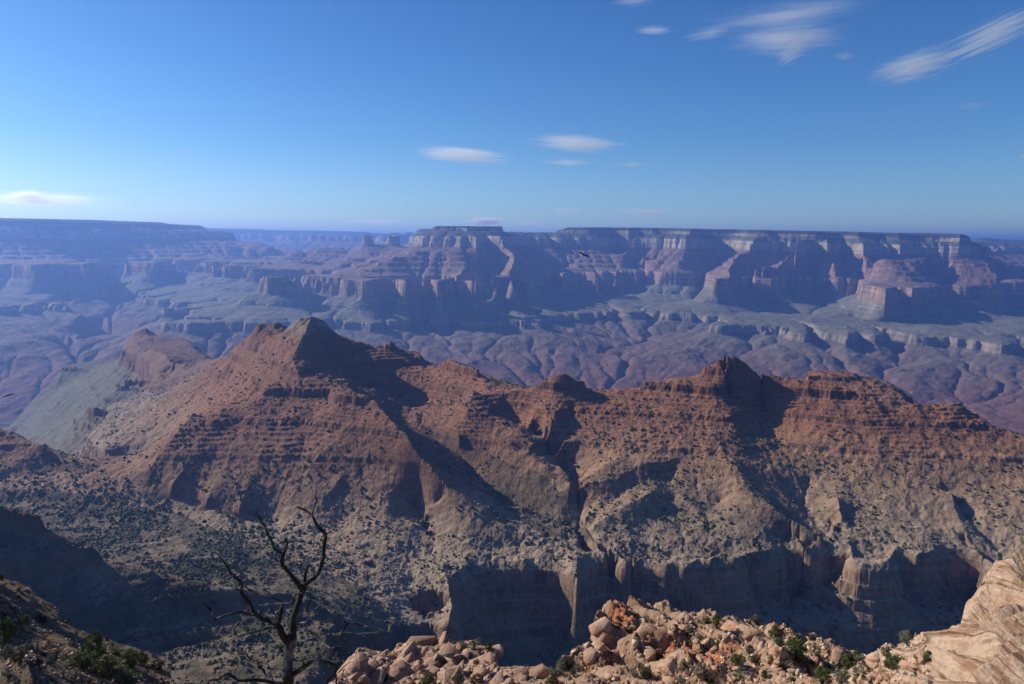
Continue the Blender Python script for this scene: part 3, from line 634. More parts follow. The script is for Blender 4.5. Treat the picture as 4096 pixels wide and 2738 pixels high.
s_ = np.clip(m.R/1500, .5, 1.6)
near_rt = np.exp(-((m.b+614)/26)**2)
nb = near_rt*11*fbm(m.X, m.Y, 230, 2, 115) + near_rt*7*fbm(m.X, m.Y, 75, 3, 111, .5, True) + s_*(8*fbm(m.X, m.Y, 240, 5, 103, .55) + 6*fbm(m.X, m.Y, 100, 4, 105, .5, True))
b1 = m.b + nb
h2 = (m.nr//2, m.na//2)
bs = resize(b1, *h2); Rs = resize(m.R.astype(np.float32), *h2)
be, Ar = erode(bs, Rs, 2*m.azm/(h2[1]-1), (m.l1-m.l0)/(h2[0]-1), 0.014, .46, 5, A0=5000.0, smooth=.2)
cut = np.clip(bs-be, -10, 50); cut = .5*cut+.8*blur(cut, 3); cut = resize(cut, m.nr, m.na)
b2 = b1 - cut + near_rt*(2.6*fbm(m.X, m.Y, 26, 2, 117, .5, True)+1.6*fbm(m.X, m.Y, 11, 2, 119, .6, True)) + 2.2*s_*fbm(m.X, m.Y, 28, 3, 177, .6, True)
Z = np.interp(b2, *FULL_M)
q = (Z + 5*fbm(m.X, m.Y, 180, 3, 301))/7.5
fr = q-np.floor(q)
st = np.clip((fr-.5)/.22+.5, 0, 1)-fr
amp = np.clip(.5+1.3*fbm(m.X, m.Y, 130, 3, 305), 0, 1)*(.12+.88*np.clip((Z+500)/70, 0, 1))
Z += 7.5*st*amp*.62
Z += 1.5*s_*fbm(m.X, m.Y, 14, 3, 155, .65)
print('mid done', time.time()-T0)
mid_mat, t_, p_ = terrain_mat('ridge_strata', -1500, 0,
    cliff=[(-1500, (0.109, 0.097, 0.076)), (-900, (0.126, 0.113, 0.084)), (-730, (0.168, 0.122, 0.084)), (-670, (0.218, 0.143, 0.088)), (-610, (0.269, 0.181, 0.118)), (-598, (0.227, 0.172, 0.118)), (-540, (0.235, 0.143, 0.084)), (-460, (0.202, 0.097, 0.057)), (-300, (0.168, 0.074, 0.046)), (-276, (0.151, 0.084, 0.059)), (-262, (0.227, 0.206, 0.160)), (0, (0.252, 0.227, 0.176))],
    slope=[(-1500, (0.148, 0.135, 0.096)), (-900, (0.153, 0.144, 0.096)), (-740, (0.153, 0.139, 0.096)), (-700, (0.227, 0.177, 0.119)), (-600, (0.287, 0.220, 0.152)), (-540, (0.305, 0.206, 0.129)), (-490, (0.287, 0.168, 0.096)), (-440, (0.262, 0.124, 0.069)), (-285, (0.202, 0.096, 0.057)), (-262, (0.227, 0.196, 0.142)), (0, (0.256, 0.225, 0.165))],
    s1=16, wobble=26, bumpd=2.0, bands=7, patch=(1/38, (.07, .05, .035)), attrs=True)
def to_uv(X, Y, Z):
    a = X*right[0]+Y*right[1]+Z*right[2]; b = X*up[0]+Y*up[1]+Z*up[2]; c = X*fwd[0]+Y*fwd[1]+Z*fwd[2]
    return 2048+F*a/c, 1369-F*b/c
def inside(U, V, p, crop):
    x0, y0, k = CROPS[crop]; p = [(x0+x*k, y0+y*k) for x, y in p]; r = np.zeros(U.shape, bool)
    for i in range(len(p)):
        (x1, y1), (x2, y2) = p[i], p[(i+1) % len(p)]
        if y1 != y2: r ^= ((y1 > V) != (y2 > V)) & (U < (x2-x1)*(V-y1)/(y2-y1)+x1)
    return r.astype(np.float32)
Um, Vm = to_uv(m.X, m.Y, Z)
wu = 60*fbm(m.X, m.Y, 120, 4, 701); wv = 45*fbm(m.X, m.Y, 120, 4, 705)
ol = inside(Um+wu, Vm+wv, [(-400, 1080), (0, 1120), (230, 1130), (420, 1180), (560, 1240), (700, 1290), (830, 1350), (950, 1450), (1050, 1560), (1100, 1700), (1100, 2300), (-400, 2300)], 'P')*.95
ol = np.maximum(ol, inside(Um+wu*.6, Vm+wv*.6, [(450, 300), (900, 380), (1200, 560), (1500, 700), (1700, 1000), (1800, 1130), (1500, 1080), (1100, 820), (800, 640), (500, 420)], 'c6')*.8)
ol = np.maximum(ol, inside(Um+wu, Vm+wv, [(1750, 1130), (1850, 1180), (1900, 1250), (1650, 1300), (1500, 1200)], 'P')*.3)
ol = np.maximum(ol, (m.R > 2500)*.35)
ol *= np.clip(.75+.9*fbm(m.X, m.Y, 45, 3, 707), 0, 1.15)
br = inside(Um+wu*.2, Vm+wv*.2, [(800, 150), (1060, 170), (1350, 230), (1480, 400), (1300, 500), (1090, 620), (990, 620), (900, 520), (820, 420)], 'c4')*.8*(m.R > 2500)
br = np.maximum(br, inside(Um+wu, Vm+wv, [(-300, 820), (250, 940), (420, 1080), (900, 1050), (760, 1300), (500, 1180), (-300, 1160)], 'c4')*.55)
br = np.maximum(br, inside(Um+wu, Vm+wv, [(200, 1060), (540, 770), (640, 740), (720, 735), (950, 860), (1130, 890), (1250, 1050), (1080, 1130), (900, 1120), (560, 1180), (330, 1130)], 'P')*.38)  # left butte darkened in colour for the weaker light its angle gets
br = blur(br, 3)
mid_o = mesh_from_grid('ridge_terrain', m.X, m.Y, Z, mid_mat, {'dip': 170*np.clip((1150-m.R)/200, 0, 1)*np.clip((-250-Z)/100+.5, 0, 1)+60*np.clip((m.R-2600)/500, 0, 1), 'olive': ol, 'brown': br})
mid_o['kind'] = 'structure'; mid_o['label'] = 'red and tan ridges and cliffs in front of the far canyon'
MID = (m, Z)
#@NEAR@
CROPS.update({'d1': (3396, 2200, .34314), 'd2': (2200, 2380, .42626), 'd3': (1300, 2450, .42626), 'd4': (750, 1900, .53459), 'd5': (0, 2250, .38363), 'd6': (3000, 2400, .29838), 'd8': (2300, 0, .76556)})
def uv(crop, x, y):
    x0, y0, k = CROPS[crop]; return x0+x*k, y0+y*k

# ---------------------------------------------------------------- the rim we stand on
IDT = (np.array([-3000., 3000.]), np.array([-3000., 3000.]))
n = Grid(1.0, 345, math.radians(44), 1500, 1700, IDT, False)
n.P([(-600, .00101, -1.65), (4700, .00101, -1.65)]); n.P([(-600, .0014, -1.75), (4700, .0014, -1.75)]); n.P([(-600, .0026, -2.9), (4700, .0026, -2.9)])
n.P([(-600, .007, -6.4), (1500, .007, -6.4), (3000, .007, -6.2), (4700, .007, -5.9)])
n.P([(-600, .012, -10.2), (1100, .012, -10.2), (2600, .012, -9.9), (3300, .011, -8.6)])
n.P([(-600, .02, -17), (1500, .02, -16), (2700, .019, -14)])
n.L('S', [(-500, 2760, .033), (0, 2760, .036), (400, 2745, .042), (650, 2745, .046)])
n.L('S', [(1340, 2750, .039), (1500, 2745, .040), (2000, 2745, .040), (2250, 2745, .0405), (2900, 2745, .039), (3150, 2745, .034), (3400, 2745, .026), (3700, 2745, .0215), (4096, 2745, .0195), (4700, 2745, .018)])
n.P([(1340, .034, -24.5), (3000, .034, -24.0)]); n.P([(3400, .018, -13.2), (3800, .016, -11.6), (4700, .015, -10.8)])
n.P([(760, .046, -38), (1000, .046, -38), (1220, .042, -34)]); n.P([(760, .058, -54), (1000, .058, -54), (1300, .058, -52)])
BK = [(.0012, -1.6), (.005, -11), (.022, -52)]
n.L('c5', [(-500, 600, .075), (0, 700, .075), (130, 745, .075), (200, 785, .074), (270, 870, .073), (390, 930, .072), (500, 1050, .07), (640, 1100, .068), (800, 1165, .067), (1000, 1205, .064), (1130, 1300, .06), (1165, 1420, .056)], BK)
n.L('d5', [(-100, 900, .030), (60, 895, .03), (170, 880, .03), (215, 960, .029), (300, 1110, .028), (350, 1290, .027)], [(.0006, -.9)])
n.L('d5', [(0, 820, .055), (300, 830, .056), (520, 800, .057), (690, 830, .057), (800, 930, .055)])
n.L('d3', [(120, 700, .035), (180, 560, .040), (260, 440, .043), (300, 378, .044), (420, 378, .045), (600, 405, .046), (645, 430, .046), (665, 360, .046), (700, 320, .047), (820, 320, .047), (950, 318, .047), (1030, 330, .047), (1060, 265, .047), (1160, 272, .047), (1270, 300, .047), (1360, 310, .047), (1420, 296, .047), (1480, 340, .046), (1590, 368, .045), (1600, 390, .045), (1565, 480, .043), (1575, 545, .042), (1680, 565, .042), (1830, 565, .042), (2060, 572, .042), (2180, 585, .042)], BK)
n.L('d2', [(75, 760, .039), (80, 700, .040), (110, 655, .041), (340, 622, .042), (362, 540, .043), (430, 430, .044), (424, 280, .046), (480, 245, .047), (560, 222, .047), (700, 185, .048), (770, 175, .049), (1100, 205, .05), (1280, 245, .05), (1650, 312, .049), (1700, 290, .049), (1900, 340, .048), (1960, 415, .048), (2100, 435, .047), (2200, 470, .046), (2346, 560, .045)], BK)
n.L('d6', [(430, 690, .045), (560, 765, .044), (720, 775, .044), (800, 735, .044), (1050, 742, .044), (1150, 740, .044), (1200, 830, .043), (1400, 910, .042), (1650, 872, .042), (1800, 862, .042), (1960, 945, .041)], BK)
n.L('d1', [(560, 1440, .029), (600, 1330, .030), (640, 1245, .031), (700, 1190, .032), (800, 1145, .033), (950, 1152, .033), (1110, 1195, .033)], BK)
n.L('d1', [(640, 1290, .0285), (820, 1290, .028), (1000, 1330, .027), (1100, 1335, .026)])
n.L('d1', [(1105, 1320, .025), (1120, 1200, .0255), (1150, 1070, .026), (1240, 1045, .026), (1300, 1000, .026), (1310, 870, .0265), (1370, 825, .0265), (1470, 835, .0265), (1475, 735, .0265), (1530, 730, .0265), (1520, 480, .0265), (1560, 460, .0265), (1640, 460, .0265), (1650, 345, .0265), (1700, 300, .0265), (1890, 240, .026), (1900, 175, .026), (2040, 120, .026), (2300, 60, .026), (3200, -100, .026)], BK)
# loose beds inside the ledges
n.L('d2', [(560, 300, .0455), (720, 470, .043), (800, 600, .041)]); n.L('d2', [(980, 400, .044), (1150, 440, .043), (1320, 460, .043), (1400, 560, .041)], [(-.0008, -1.1)])
n.L('d2', [(840, 340, .0455), (980, 400, .045)], [(-.0006, -.6)])
n.L('d2', [(1350, 640, .0385), (1500, 700, .037), (1700, 740, .0365)]); n.L('d2', [(1250, 560, .0395), (1300, 700, .037)])
n.L('d6', [(370, 930, .0365), (500, 880, .0375), (660, 820, .0385)], [(-.0004, -.55)])
n.P([(-600, .31, -215), (1200, .31, -240), (2400, .31, -260), (4700, .31, -230)]); n.P([(-600, .2, -150), (1200, .18, -165), (2400, .16, -165), (4700, .15, -165)])
n.P([(-600, .34, -228), (1200, .34, -255), (2400, .34, -276), (4700, .34, -250)])
n.P([(-440, .036, -20), (-760, .036, -8)]); n.P([(-440, .055, -25), (-760, .055, -9)]); n.P([(-440, .075, -27), (-760, .075, -12)]); n.P([(-440, .1, -48), (-760, .1, -30)])  # unseen rise left of the frame, added to shade the near left slope
n.solve()
Zn = n.b.astype(np.float64).copy()
far_f = np.clip(n.R/45, .15, 3)
rk = np.clip((n.R-10)/6, 0, 1)
def to_uv(X, Y, Z):
    a = X*right[0]+Y*right[1]+Z*right[2]; b = X*up[0]+Y*up[1]+Z*up[2]; c = X*fwd[0]+Y*fwd[1]+Z*fwd[2]
    return 2048+F*a/c, 1369-F*b/c
U, V = to_uv(n.X, n.Y, Zn)
band = np.clip((U-3350)/150, 0, 1)*np.clip((34-n.R)/3, 0, 1)         # tilted sandstone at the right
mass = np.clip((U-2230)/120, 0, 1)*(1-band)
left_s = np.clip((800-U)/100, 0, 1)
zn = .55*fbm(n.X, n.Y, 9, 4, 401)*far_f
zn += (.30+.35*mass)*fbm(n.X, n.Y, 2.6, 4, 405, .55, True)*np.clip(far_f, .2, 1.2)
zn += .10*fbm(n.X, n.Y, .8, 3, 409, .6, True)
Zn += zn*(1-.8*band)*np.clip(.05+rk, 0, 1)
# tilted beds: stairs across the strike, steep risers on the left, long smooth backs
az0 = math.radians(29)
lat = n.X*math.cos(az0)-n.Y*math.sin(az0); rad = n.X*math.sin(az0)+n.Y*math.cos(az0)
s1 = lat*.88+rad*.47 + .35*fbm(n.X, n.Y, 5, 3, 421)
bedz = np.zeros_like(Zn)
for per, amp_, sd_ in ((2.1, 1.15, 0), (.7, .34, 3), (.22, .10, 5)):
    q = s1/per + .25*fbm(n.X*.3+sd_, n.Y*.3, 2.5, 3, 430+sd_)
    fr = q-np.floor(q)
    bedz += amp_*(np.clip(fr/.16, 0, 1)**.7 - fr)
s2 = lat*.57+rad*.82+.5*fbm(n.X, n.Y, 6, 3, 471)
for per, amp_, sd_ in ((2.4, .9, 1), (.8, .3, 4)):
    q = s2/per+.3*fbm(n.X+sd_*9, n.Y, 3, 3, 480+sd_); fr = q-np.floor(q)
    Zn += amp_*(np.clip(fr/.2, 0, 1)**.6-fr)*mass*np.clip((n.R-36)/3, 0, 1)
Zn += bedz*band*np.clip((n.R-10)/3, 0, 1) + band*.05*fbm(n.X, n.Y, .35, 3, 441, .6)
# red clay layer and pale lenses in the middle ledge: attribute for the rock colour
def poly_mask(U, V, pts, soft=10):
    p = [uv('d2', *q) for q in pts]; ins = np.zeros(U.shape, bool); k = len(p)
    for i in range(k):
        (x1, y1), (x2, y2) = p[i], p[(i+1) % k]
        if y1 == y2: continue
        c = ((y1 > V) != (y2 > V)) & (U < (x2-x1)*(V-y1)/(y2-y1)+x1)
        ins ^= c
    return ins
wu = 26*fbm(n.X, n.Y, 2.2, 4, 451); wv = 22*fbm(n.X, n.Y, 2.2, 4, 457)
red = poly_mask(U+wu, V+wv, [(530, 330), (560, 240), (690, 190), (740, 290), (850, 400), (1000, 450), (1150, 560), (1330, 600), (1500, 640), (1700, 640), (1760, 720), (1600, 770), (1300, 700), (1050, 680), (850, 590), (650, 430)]).astype(np.float32)
red = np.maximum(red, .55*poly_mask(U+wu, V+wv, [(350, 640), (470, 560), (620, 700), (560, 840), (340, 840)]))
red = np.maximum(red, .6*poly_mask(U-wu, V+wv, [(2050, 440), (2150, 440), (2250, 560), (2150, 580)]))
near_mat, t_, p_ = new_mat('rim_rock')
t = t_
geo = t.n('ShaderNodeNewGeometry'); pos = geo.outputs['Position']
atr = t.n('ShaderNodeAttribute', attribute_name='red'); ats = t.n('ShaderNodeAttribute', attribute_name='beds'); atb = t.n('ShaderNodeAttribute', attribute_name='tilt'); atl = t.n('ShaderNodeAttribute', attribute_name='shaded_soil')
n1 = t.noise(pos, .55, 6, .62); n2 = t.noise(pos, 3.2, 6, .7); n3 = t.noise(pos, 14, 4, .7)
tan = t.ramp(n1, [(.25, (.21, .12, .075)), (.45, (.31, .20, .13)), (.6, (.38, .255, .175)), (.78, (.46, .36, .27))])
redc = t.ramp(n2, [(.3, (.24, .075, .035)), (.6, (.40, .14, .06)), (.8, (.48, .24, .13))])
bv = t.n('ShaderNodeCombineXYZ'); t.l(ats.outputs['Fac'], bv.inputs[0])
bv2 = t.n('ShaderNodeVectorMath', operation='ADD'); t.l(bv.outputs[0], bv2.inputs[0]); t.l(t.scaled(pos, (.06, .06, .06)), bv2.inputs[1])
bn = t.noise(bv2.outputs[0], 3.0, 6, .72)
bed = t.ramp(bn, [(.3, (.17, .085, .05)), (.42, (.33, .19, .115)), (.52, (.52, .38, .27)), (.62, (.38, .23, .14)), (.75, (.56, .45, .34))])
shaded_soil = t.ramp(n1, [(.3, (.045, .038, .024)), (.5, (.085, .062, .04)), (.7, (.15, .095, .06))])  # soil colour darkened so the left slope carries its shade
crk = t.ramp(t.noise(bv2.outputs[0], 1.35, 3, .5), [(.0, (1, 1, 1)), (.455, (1, 1, 1)), (.475, (.22, .16, .12)), (.485, (1.1, 1.1, 1.1)), (.545, (1, 1, 1)), (.562, (.3, .22, .17)), (.572, (1, 1, 1))])
bed = t.mix(1.0, bed, crk, 'MULTIPLY')
col = t.mix(atr.outputs['Fac'], tan, redc); col = t.mix(atb.outputs['Fac'], col, bed); col = t.mix(atl.outputs['Fac'], col, shaded_soil)
col = t.mix(.75, col, t.ramp(n2, [(.25, (.6, .58, .56)), (.5, (1, 1, 1)), (.75, (1.3, 1.3, 1.3))]), 'MULTIPLY')
lich = t.smooth(n3, .62, .72)
col = t.mix(t.math('MULTIPLY', lich, .45), col, (.13, .12, .10))
t.l(col, p_.inputs['Base Color'])
bp = t.n('ShaderNodeBump'); bp.inputs['Strength'].default_value = 1; bp.inputs['Distance'].default_value = .22
bh = t.math('ADD', t.noise(pos, 2.2, 8, .7), t.math('MULTIPLY', bn, t.math('MULTIPLY', atb.outputs['Fac'], 1.3)))
t.l(bh, bp.inputs['Height']); t.l(bp.outputs[0], p_.inputs['Normal'])
gr = np.clip((500-n.R*0-U)/400, 0, 1)
near_o = mesh_from_grid('rim_ground', n.X, n.Y, Zn, near_mat, {'red': blur(red, 2)*.8, 'beds': s1.astype(np.float32), 'tilt': band, 'shaded_soil': np.maximum(left_s*.85, np.clip((n.R-62)/10, 0, .8))})
near_o['kind'] = 'structure'; near_o['label'] = 'broken rocky ground of the rim in the foreground'
print('near', time.time()-T0)

# ---------------------------------------------------------------- placing things on the ground
def hit(gr, Z, u, v):
    az, te = ray(float(u), float(v)); ia = (az+gr.azm)/(2*gr.azm)*(gr.na-1)
    if not (1 < ia < gr.na-2): return None
    c = Z[:, int(round(ia))]; R = np.exp(gr.lr)
    k = np.nonzero((c/R >= te) & (R > 9.0))[0]
    if not len(k): return None
    k = max(1, k[0]); d0 = te*R[k-1]-c[k-1]; d1 = te*R[k]-c[k]
    f = d0/(d0-d1) if d0 != d1 else 0
    f = min(1, max(0, f)); r = R[k-1]+(R[k]-R[k-1])*f
    return np.array([r*math.sin(az), r*math.cos(az), te*r])

def ground(gr, Z, x, y):
    r = np.hypot(x, y); a = np.arctan2(x, y)
    fi = (np.log(r)-gr.l0)/(gr.l1-gr.l0)*(gr.nr-1); fa = (a+gr.azm)/(2*gr.azm)*(gr.na-1)
    i = np.clip(fi.astype(int), 0, gr.nr-2); j = np.clip(fa.astype(int), 0, gr.na-2); fi = np.clip(fi-i, 0, 1); fa = np.clip(fa-j, 0, 1)
    return Z[i, j]*(1-fi)*(1-fa)+Z[i+1, j]*fi*(1-fa)+Z[i, j+1]*(1-fi)*fa+Z[i+1, j+1]*fi*fa

def visible(gr, Z):
    te = Z/gr.R; m_ = np.maximum.accumulate(te, 0)
    return te >= m_-.0015

def raw_mesh(name, co, tris, mat, smooth=False):
    me = bpy.data.meshes.new(name)
    co = np.asarray(co, np.float32); tris = np.asarray(tris, np.int32); k = tris.shape[1]
    me.vertices.add(len(co)); me.vertices.foreach_set('co', co.ravel())
    me.loops.add(tris.size); me.loops.foreach_set('vertex_index', tris.ravel())
    me.polygons.add(len(tris)); me.polygons.foreach_set('loop_start', (np.arange(len(tris))*k).astype(np.int32)); me.polygons.foreach_set('loop_total', np.full(len(tris), k, np.int32))
    if smooth: me.polygons.foreach_set('use_smooth', np.ones(len(tris), bool))
    me.update(calc_edges=True); me.materials.append(mat)
    return me

def link(name, me, parent=None, loc=None):
    o = bpy.data.objects.new(name, me); sc.collection.objects.link(o)
    if parent: o.parent = parent
    if loc is not None: o.location = Vector([float(q) for q in loc])
    return o

def tag(o, label, cat, group=None):
    o['label'] = label; o['category'] = cat
    if group: o['group'] = group
    return o

def hull_rock(rs, dims, flat=.0, npts=16, bev=.05):
    """an angular block: convex hull of random points, edges slightly worn"""
    import bmesh
    bm = bmesh.new()
    p = rs.uniform(-1, 1, (npts, 3)); p /= np.maximum(np.abs(p).max(1), .5)[:, None]
    p *= rs.uniform(.72, 1, (npts, 1))
    for q in p: bm.verts.new(q*np.array(dims)*.5)
    r = bmesh.ops.convex_hull(bm, input=bm.verts)
    bmesh.ops.delete(bm, geom=[v for v in bm.verts if not v.link_faces], context='VERTS')
    if bev: bmesh.ops.bevel(bm, geom=list(bm.edges), offset=bev*min(dims), segments=1, affect='EDGES', clamp_overlap=True)
    bmesh.ops.triangulate(bm, faces=bm.faces)
    bm.normal_update()
    co = np.array([v.co[:] for v in bm.verts]); bm.verts.index_update()
    tr = np.array([[v.index for v in f.verts] for f in bm.faces]); bm.free()
    return co, tr

rs = np.random.default_rng(42)
def simple_rock_mat(name, ramp_, scale, bumpd, spots=True):
    m_, t, p = new_mat(name)
    tc = t.n('ShaderNodeNewGeometry'); pos = tc.outputs['Position']
    oi = t.n('ShaderNodeObjectInfo')
    a = t.noise(pos, scale, 6, .68); b = t.noise(pos, scale*7, 4, .7)
    c = t.ramp(a, ramp_)
    c = t.mix(.7, c, t.ramp(b, [(.25, (.62, .6, .58)), (.5, (1, 1, 1)), (.75, (1.25, 1.25, 1.25))]), 'MULTIPLY')
    c = t.mix(.55, c, t.ramp(oi.outputs['Random'], [(0, (.72, .68, .64)), (1, (1.22, 1.22, 1.22))]), 'MULTIPLY')
    t.l(c, p.inputs['Base Color'])
    bp = t.n('ShaderNodeBump'); bp.inputs['Strength'].default_value = .9; bp.inputs['Distance'].default_value = bumpd
    t.l(t.noise(pos, scale*3, 7, .7), bp.inputs['Height']); t.l(bp.outputs[0], p.inputs['Normal'])
    return m_
slab_mat = simple_rock_mat('sandstone', [(.3, (.27, .16, .11)), (.5, (.39, .25, .175)), (.72, (.47, .34, .25))], 1.4, .12)
boul_mat = simple_rock_mat('weathered_boulder', [(.3, (.30, .15, .085)), (.5, (.45, .28, .18)), (.7, (.50, .38, .28))], 1.0, .16)

# broken slabs of the centre ledge, each one a thing
slabs = [raw_mesh('broken_rock', *hull_rock(rs, (1, rs.uniform(.5, .9), rs.uniform(.18, .45)), npts=12, bev=.018), slab_mat) for _ in range(14)]
def put_rock(me, P, size, rot, name, label, cat, group=None, sink=.25):
    o = link(name, me, None, (P[0], P[1], P[2]-sink*size*.3)); o.scale = (size, size, size); o.rotation_euler = rot
    tag(o, label, cat, group); return o
def in_poly(x, y, p):
    ins = False
    for i in range(len(p)):
        (x1, y1), (x2, y2) = p[i], p[(i+1) % len(p)]
        if (y1 > y) != (y2 > y) and x < (x2-x1)*(y-y1)/(y2-y1)+x1: ins = not ins
    return ins
ledge = [(150, 676), (180, 560), (260, 445), (300, 385), (600, 410), (645, 435), (670, 350), (820, 330), (1030, 335), (1060, 275), (1160, 280), (1420, 305), (1590, 380), (1560, 470), (1570, 545), (1830, 575), (1830, 680), (900, 690)]
cnt = 0
tries = 0
while cnt < 250 and tries < 9000:
    tries += 1
    x, y = rs.uniform(120, 1850), rs.uniform(270, 700)
    if not in_poly(x, y, ledge): continue
    u, v = uv('d3', x, y); P = hit(n, Zn, u, v)
    if P is None or P[1] > 60: continue
    s_z = float(np.clip(rs.lognormal(-.05, .55), .35, 2.6))
    put_rock(slabs[cnt % 14], P, s_z, (rs.normal(.15, .22), rs.normal(-.38, .2), rs.normal(.3, .6)), 'broken_rock', 'pinkish tan broken sandstone slab in the rubble ledge right of the dead tree', 'rock', 'broken slabs of the rubble ledge')
    cnt += 1
for (x, y, sz, rx, ry, rz, lab) in ((885, 300, 3.1, 0, -.05, .1, 'big squarish tan block perched on top of the rubble ledge'), (1100, 455, 2.6, .35, -.55, .5, 'large flat pink slab leaning in the middle of the rubble ledge'),
        (1010, 440, 1.9, .2, .3, 1.2, 'upright rounded tan block left of the large leaning slab'), (1560, 425, 2.6, .1, -.25, .2, 'jutting slab end with a dark shaded side at the right end of the rubble ledge'),
        (1760, 620, 2.3, .1, 0, .2, 'low square orange block on the ground between the two ledges'), (2020, 590, 1.8, .1, -.1, .3, 'pale rounded boulder lying between the two ledges'),
        (820, 560, 2.4, .5, -.8, .4, 'long steep slab in the lower middle of the rubble ledge'), (420, 545, 2.0, .3, -.2, .4, 'flat pale slab at the left of the rubble ledge'), (1180, 610, 2.2, .3, -.3, .2, 'thick slab with a shaded gap beneath above the lowest bush of the rubble ledge')):
    u, v = uv('d3', x, y); P = hit(n, Zn, u, v)
    if P is None: continue
    me = raw_mesh('broken_rock', *hull_rock(rs, (1, .7, .55 if sz > 3 or x > 1700 else .34), npts=16, bev=.04), slab_mat)
    put_rock(me, P+np.array([0, 0, .25]), sz*.78, (rx, ry, rz), 'broken_rock' if x < 1700 else 'boulder', lab, 'rock')
# rounded boulders over the red ledge and beyond
bl = [raw_mesh('boulder', *hull_rock(rs, (1, rs.uniform(.7, 1), rs.uniform(.5, .8)), npts=14, bev=.025), boul_mat) for _ in range(10)]
red_ledge = [(60, 840), (90, 690), (350, 640), (430, 300), (560, 235), (770, 190), (1100, 215), (1650, 325), (1900, 360), (2090, 450), (2346, 600), (2346, 840)]
cnt = 0
tries = 0
while cnt < 105 and tries < 9000:
    tries += 1
    x, y = rs.uniform(60, 2346), rs.uniform(190, 840)
    if not in_poly(x, y, red_ledge): continue
    u, v = uv('d2', x, y); P = hit(n, Zn, u, v)
    if P is None or P[1] > 60: continue
    s_z = float(np.clip(rs.lognormal(-1.0, .6), .18, 1.5))
    put_rock(bl[cnt % 10], P, s_z, (rs.normal(0, .3), rs.normal(0, .3), rs.uniform(0, 6)), 'boulder', 'weathered tan boulder bedded in the red and tan ledge at bottom centre right', 'rock', 'boulders of the red ledge')
    cnt += 1
for (x, y, sz, lab) in ((475, 300, 1.9, 'tall rounded pale boulder at the upper left corner of the red ledge'), (520, 380, 1.6, 'round brown boulder just under the tall pale corner boulder'), (440, 510, 1.7, 'whitish boulder stacked halfway down the left edge of the red ledge'),
        (400, 570, 1.7, 'pale boulder lowest in the stack on the left edge of the red ledge'), (1050, 400, 2.6, 'white crusted block overhanging the red layer'), (910, 345, 2.0, 'flat white capped block above the red layer'), (1740, 340, 2.8, 'rugged brown knob standing up at the right end of the red ledge'), (1860, 370, 2.4, 'dark shaded knob at the far right end of the red ledge')):
    u, v = uv('d2', x, y); P = hit(n, Zn, u, v)
    if P is None: continue
    me = raw_mesh('boulder', *hull_rock(rs, (1, .9, .8), npts=30, bev=.07), boul_mat)
    put_rock(me, P, sz*.7, (rs.normal(0, .2), rs.normal(0, .2), rs.uniform(0, 6)), 'boulder', lab, 'rock')
cnt = 0
tries = 0
while cnt < 90 and tries < 9000:
    tries += 1
    x, y = rs.uniform(0, 2340), rs.uniform(740, 1130)
    u, v = uv('d6', x, y); P = hit(n, Zn, u, v)
    if P is None or P[1] > 55 or P[1] < 14: continue
    s_z = float(np.clip(rs.lognormal(-1.2, .5), .12, .8))
    put_rock(bl[cnt % 10], P, s_z, (rs.normal(0, .3), rs.normal(0, .3), rs.uniform(0, 6)), 'boulder', 'small tan stone on the sunlit ground among the junipers', 'rock', 'stones among the junipers')
    cnt += 1
gp = []
ico_s = np.array([(0, 0, 1), (.9, 0, .35), (.25, .85, .4), (-.75, .5, .35), (-.7, -.55, .4), (.3, -.85, .3), (.7, .6, -.4), (-.3, .9, -.4), (-.9, 0, -.4), (-.3, -.9, -.4), (.75, -.55, -.4)], float)*.5
ico_t = np.array([(0, 1, 2), (0, 2, 3), (0, 3, 4), (0, 4, 5), (0, 5, 1), (1, 6, 2), (2, 7, 3), (3, 8, 4), (4, 9, 5), (5, 10, 1), (2, 6, 7), (3, 7, 8), (4, 8, 9), (5, 9, 10), (1, 10, 6)])
for q_ in range(9000):
    u, v = (rs.uniform(1340, 3700), rs.uniform(2470, 2738)) if q_ % 6 else (rs.uniform(0, 700), rs.uniform(2350, 2738))
    P = hit(n, Zn, u, v)
    if P is None or P[1] > 72 or (u > 700 and P[1] > 52) or (2230 < u < 3100 and rs.random() < .6): continue
    k_ = float(np.clip(rs.lognormal(-1.9, .55), .05, .5))*min(1.0, (P[1]/42)**1.6); a_ = rs.uniform(0, 6.28)
    c_ = (ico_s+rs.normal(0, .09, ico_s.shape))*np.array([1, rs.uniform(.5, 1), rs.uniform(.3, .8)])*k_
    c_ = np.stack([c_[:, 0]*math.cos(a_)-c_[:, 1]*math.sin(a_), c_[:, 0]*math.sin(a_)+c_[:, 1]*math.cos(a_), c_[:, 2]+c_[:, 0]*.4], -1)
    gp.append((c_+P, ico_t))
gco = np.concatenate([q_[0] for q_ in gp]); gtr = (np.array([ico_t]*len(gp))+(np.arange(len(gp))*len(ico_s))[:, None, None]).reshape(-1, 3)
gm, gt_, gpp = new_mat('grit'); gg = gt_.n('ShaderNodeNewGeometry')
gt_.l(gt_.ramp(gg.outputs['Random Per Island'], [(0, (.12, .07, .045)), (.4, (.34, .2, .125)), (.75, (.48, .33, .22)), (1, (.60, .50, .40))]), gpp.inputs['Base Color'])
o = link('gravel', raw_mesh('gravel', gco, gtr, gm)); o['kind'] = 'stuff'; o['label'] = 'angular grit and small stones between the rocks of the rim'
